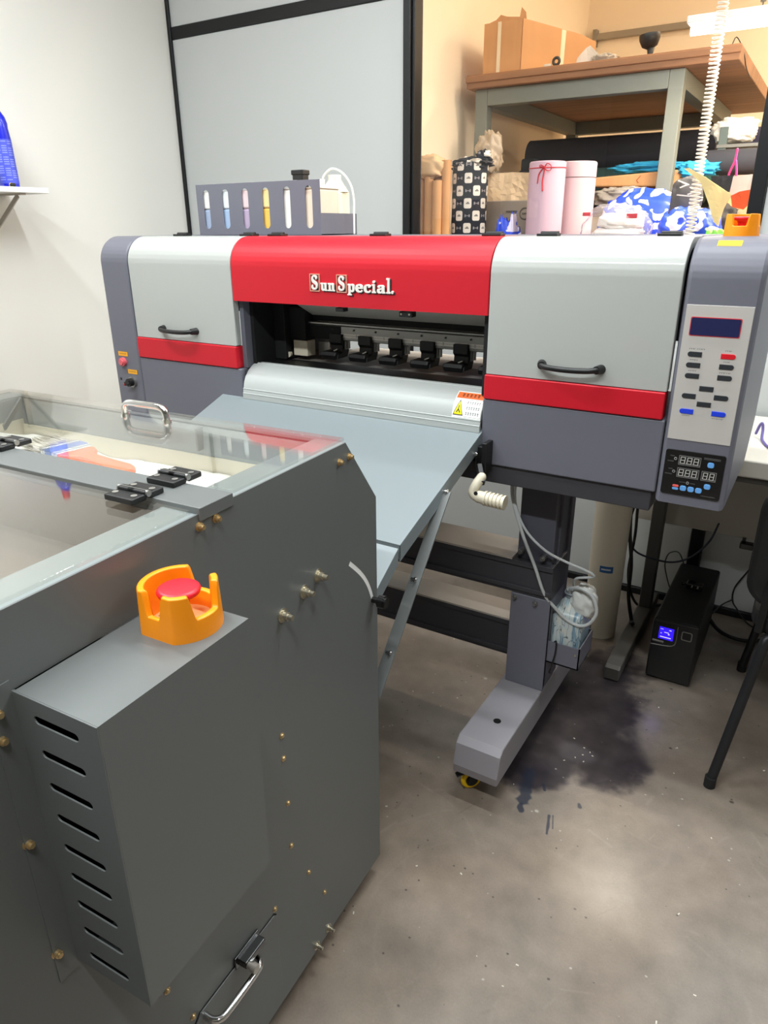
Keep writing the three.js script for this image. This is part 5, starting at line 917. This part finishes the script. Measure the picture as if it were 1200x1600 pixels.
// things on the table top and above
{
  const tt = 1.968;
  const b = thing('cardboard_box', 'large open cardboard box on the left of the wooden table top', 'box', [-1.32, tt, -3.52]);
  const wall = (n, g) => W(b, n, cuv(mg([g])), M.card);
  wall('side', bx(-1.497, -1.325, tt, 2.158, -3.304, -3.299)); 
  W(b, 'side', cuv(mg([prismZ([[0, 0], [0.42, 0], [0.42, 0.145], [0.33, 0.165], [0.0, 0.19]], 0, 0.005).rotateY(1.06).translate(-1.325, tt, -3.302)])), M.card);
  wall('side', bx(-1.497, -1.492, tt, 2.158, -3.66, -3.304)); wall('side', bx(-1.492, -1.12, tt, 2.12, -3.665, -3.66)); wall('base', bx(-1.492, -1.33, tt, tt + 0.005, -3.66, -3.304));
  W(b, 'flap', cuv(mg([prismZ([[-1.495, 2.158], [-1.325, 2.158], [-1.34, 2.168], [-1.40, 2.176], [-1.43, 2.186], [-1.45, 2.170]], -3.318, -3.314)])), M.card);
  W(b, 'flap', cuv(mg([prismZ([[-1.36, 2.158], [-1.325, 2.158], [-1.33, 2.19], [-1.35, 2.21]], -3.35, -3.346)])), M.card);
  const tape = std(0xe6d2b0, 0.25);
  W(b, 'packing_tape', mg([bx(-1.434, -1.418, tt + 0.001, 2.158, -3.2988, -3.2978)]), tape);
  const ttp = prismZ([[0.215, 0.0], [0.235, 0.0], [0.24, 0.17], [0.215, 0.172]], -0.0015, 0, 0).rotateY(1.06).translate(-1.3205, tt, -3.2995); W(b, 'packing_tape', ttp, tape);
  const rl = thing('tape_roll', 'small dark tape roll lying beside the cardboard box', 'tape roll', [-1.165, tt, -3.30]);
  Lm(rl, 'ring', new THREE.TorusGeometry(0.013, 0.0058, 10, 24).translate(0, 0.019, 0), std(0x3a3630, 0.6)); Lm(rl, 'label', bx(-0.05, -0.02, 0, 0.012, -0.01, 0.01, 0.003), std(0xd8cbb6, 0.7));
  solo('paper_scrap', cloth([[-1.10, tt], [-0.985, tt + 0.002], [-1.00, tt + 0.03], [-1.045, tt + 0.072], [-1.06, tt + 0.066], [-1.095, tt + 0.03]], -3.36, 0.012, 5, 0.004), std(0xd9cdbf, 0.8), 'torn white paper standing up behind the tape roll', 'paper');
  solo('paper_scrap', lump(-0.985, tt + 0.017, -3.37, 0.052, 0.018, 0.04, 0.4, 3, 7, 0.8, 30), std(0xbcae9c, 0.8), 'flat crumpled brown paper between the box and the black bowl', 'paper');
  const bw = thing('black_bowl', 'black cup on a stem standing on the wooden table top', 'cup', [-0.815, tt, -3.42]);
  Lm(bw, 'cup', new THREE.LatheGeometry([[0, 0.045], [0.012, 0.045], [0.03, 0.055], [0.040, 0.078], [0.041, 0.095], [0.038, 0.095], [0.036, 0.078], [0.026, 0.060], [0, 0.054]].map(p => new THREE.Vector2(...p)), 32).rotateZ(0.10), M.black);
  Lm(bw, 'stem', new THREE.LatheGeometry([[0, 0], [0.013, 0], [0.0115, 0.03], [0.015, 0.048], [0, 0.05]].map(p => new THREE.Vector2(...p)), 20), std(0x2c2a28, 0.5));
  const wr = thing('looped_wire', 'thin dark wire looped over the right corner of the table', 'wire', [-0.47, tt, -3.30]);
  Lm(wr, 'wire', pipe([[-0.02, 0.004, 0.01], [-0.01, 0.025, 0.0], [0.012, -0.01, -0.05], [0.018, -0.05, -0.16], [0.02, -0.065, -0.3]], 0.0018, 40, 6), M.black);
  const rail = thing('wall_conduit', 'grey metal conduit running along the peach back wall', 'pipe', [-1.56, 2.435, SZ]);
  Lm(rail, 'conduit', bx(0, 2.6, -0.018, 0.018, 0.002, 0.035, 0.004), std(0x9d9484, 0.5, 0.3)); Lm(rail, 'bracket', mg([bx(-0.012, 0.014, -0.05, 0.04, 0.001, 0.045, 0.003), rod([0.0, -0.22, 0.012], [0, -0.05, 0.012], 0.003, 8)]), std(0x8d8678, 0.5, 0.3));
  const lt = thing('tube_lamp', 'bright white tube lamp hanging in the store room', 'lamp', [0, STORE_TUBE.y, STORE_TUBE.z]);
  W(lt, 'lamp_housing', mg([bx(STORE_TUBE.x0 - 0.012, STORE_TUBE.x1 + 0.012, STORE_TUBE.y + 0.012, STORE_TUBE.y + 0.034, STORE_TUBE.z - 0.032, STORE_TUBE.z + 0.032, 0.004, 1)]), M.white);
  const em = new THREE.MeshStandardMaterial({ color: 0xffffff, emissive: 0xfff6ea, emissiveIntensity: 6 });
  W(lt, 'tube', rod([STORE_TUBE.x0, STORE_TUBE.y - 0.005, STORE_TUBE.z], [STORE_TUBE.x1, STORE_TUBE.y - 0.005, STORE_TUBE.z], 0.015, 16), em);
  const l = new THREE.RectAreaLight(STORE_TUBE.c, STORE_TUBE.L, STORE_TUBE.x1 - STORE_TUBE.x0, 0.03); l.position.set((STORE_TUBE.x0 + STORE_TUBE.x1) / 2, -0.022, 0); l.rotation.x = -Math.PI / 2; lt.add(l);
  for (const x of [-0.365, 0.46]) W(lt, 'cord', mg([rod([x, STORE_TUBE.y + 0.03, STORE_TUBE.z], [x, SH, STORE_TUBE.z], 0.0022, 8), rod([x, STORE_TUBE.y + 0.05, STORE_TUBE.z], [x, STORE_TUBE.y + 0.085, STORE_TUBE.z], 0.009, 12)]), std(0x6d675d, 0.5));
  const co = thing('coiled_hose', 'white coiled air hose hanging down in front of the store room table', 'hose', [-0.472, 1.3, -2.86]);
  const pts = []; const N = 142 * 8; for (let i = 0; i <= N; i++) { const a = i / 8 * 2 * Math.PI; pts.push([0.0155 * Math.cos(a), 0.02 + i / N * 1.7, 0.0155 * Math.sin(a)]); }
  const cv = new THREE.CatmullRomCurve3(pts.map(A3)); Lm(co, 'coil', new THREE.TubeGeometry(cv, N, 0.0032, 5), std(0xf4efe6, 0.4));
  Lm(co, 'hanger', rod([0, 1.71, 0], [0, SH - 1.3, 0], 0.004, 8), std(0xd8d2c6, 0.5));
}

scene.traverse(o => { if (o.isMesh) { o.castShadow = true; o.receiveShadow = true; } if (o.isRectAreaLight) o.castShadow = true; });
renderer.render(scene, camera);
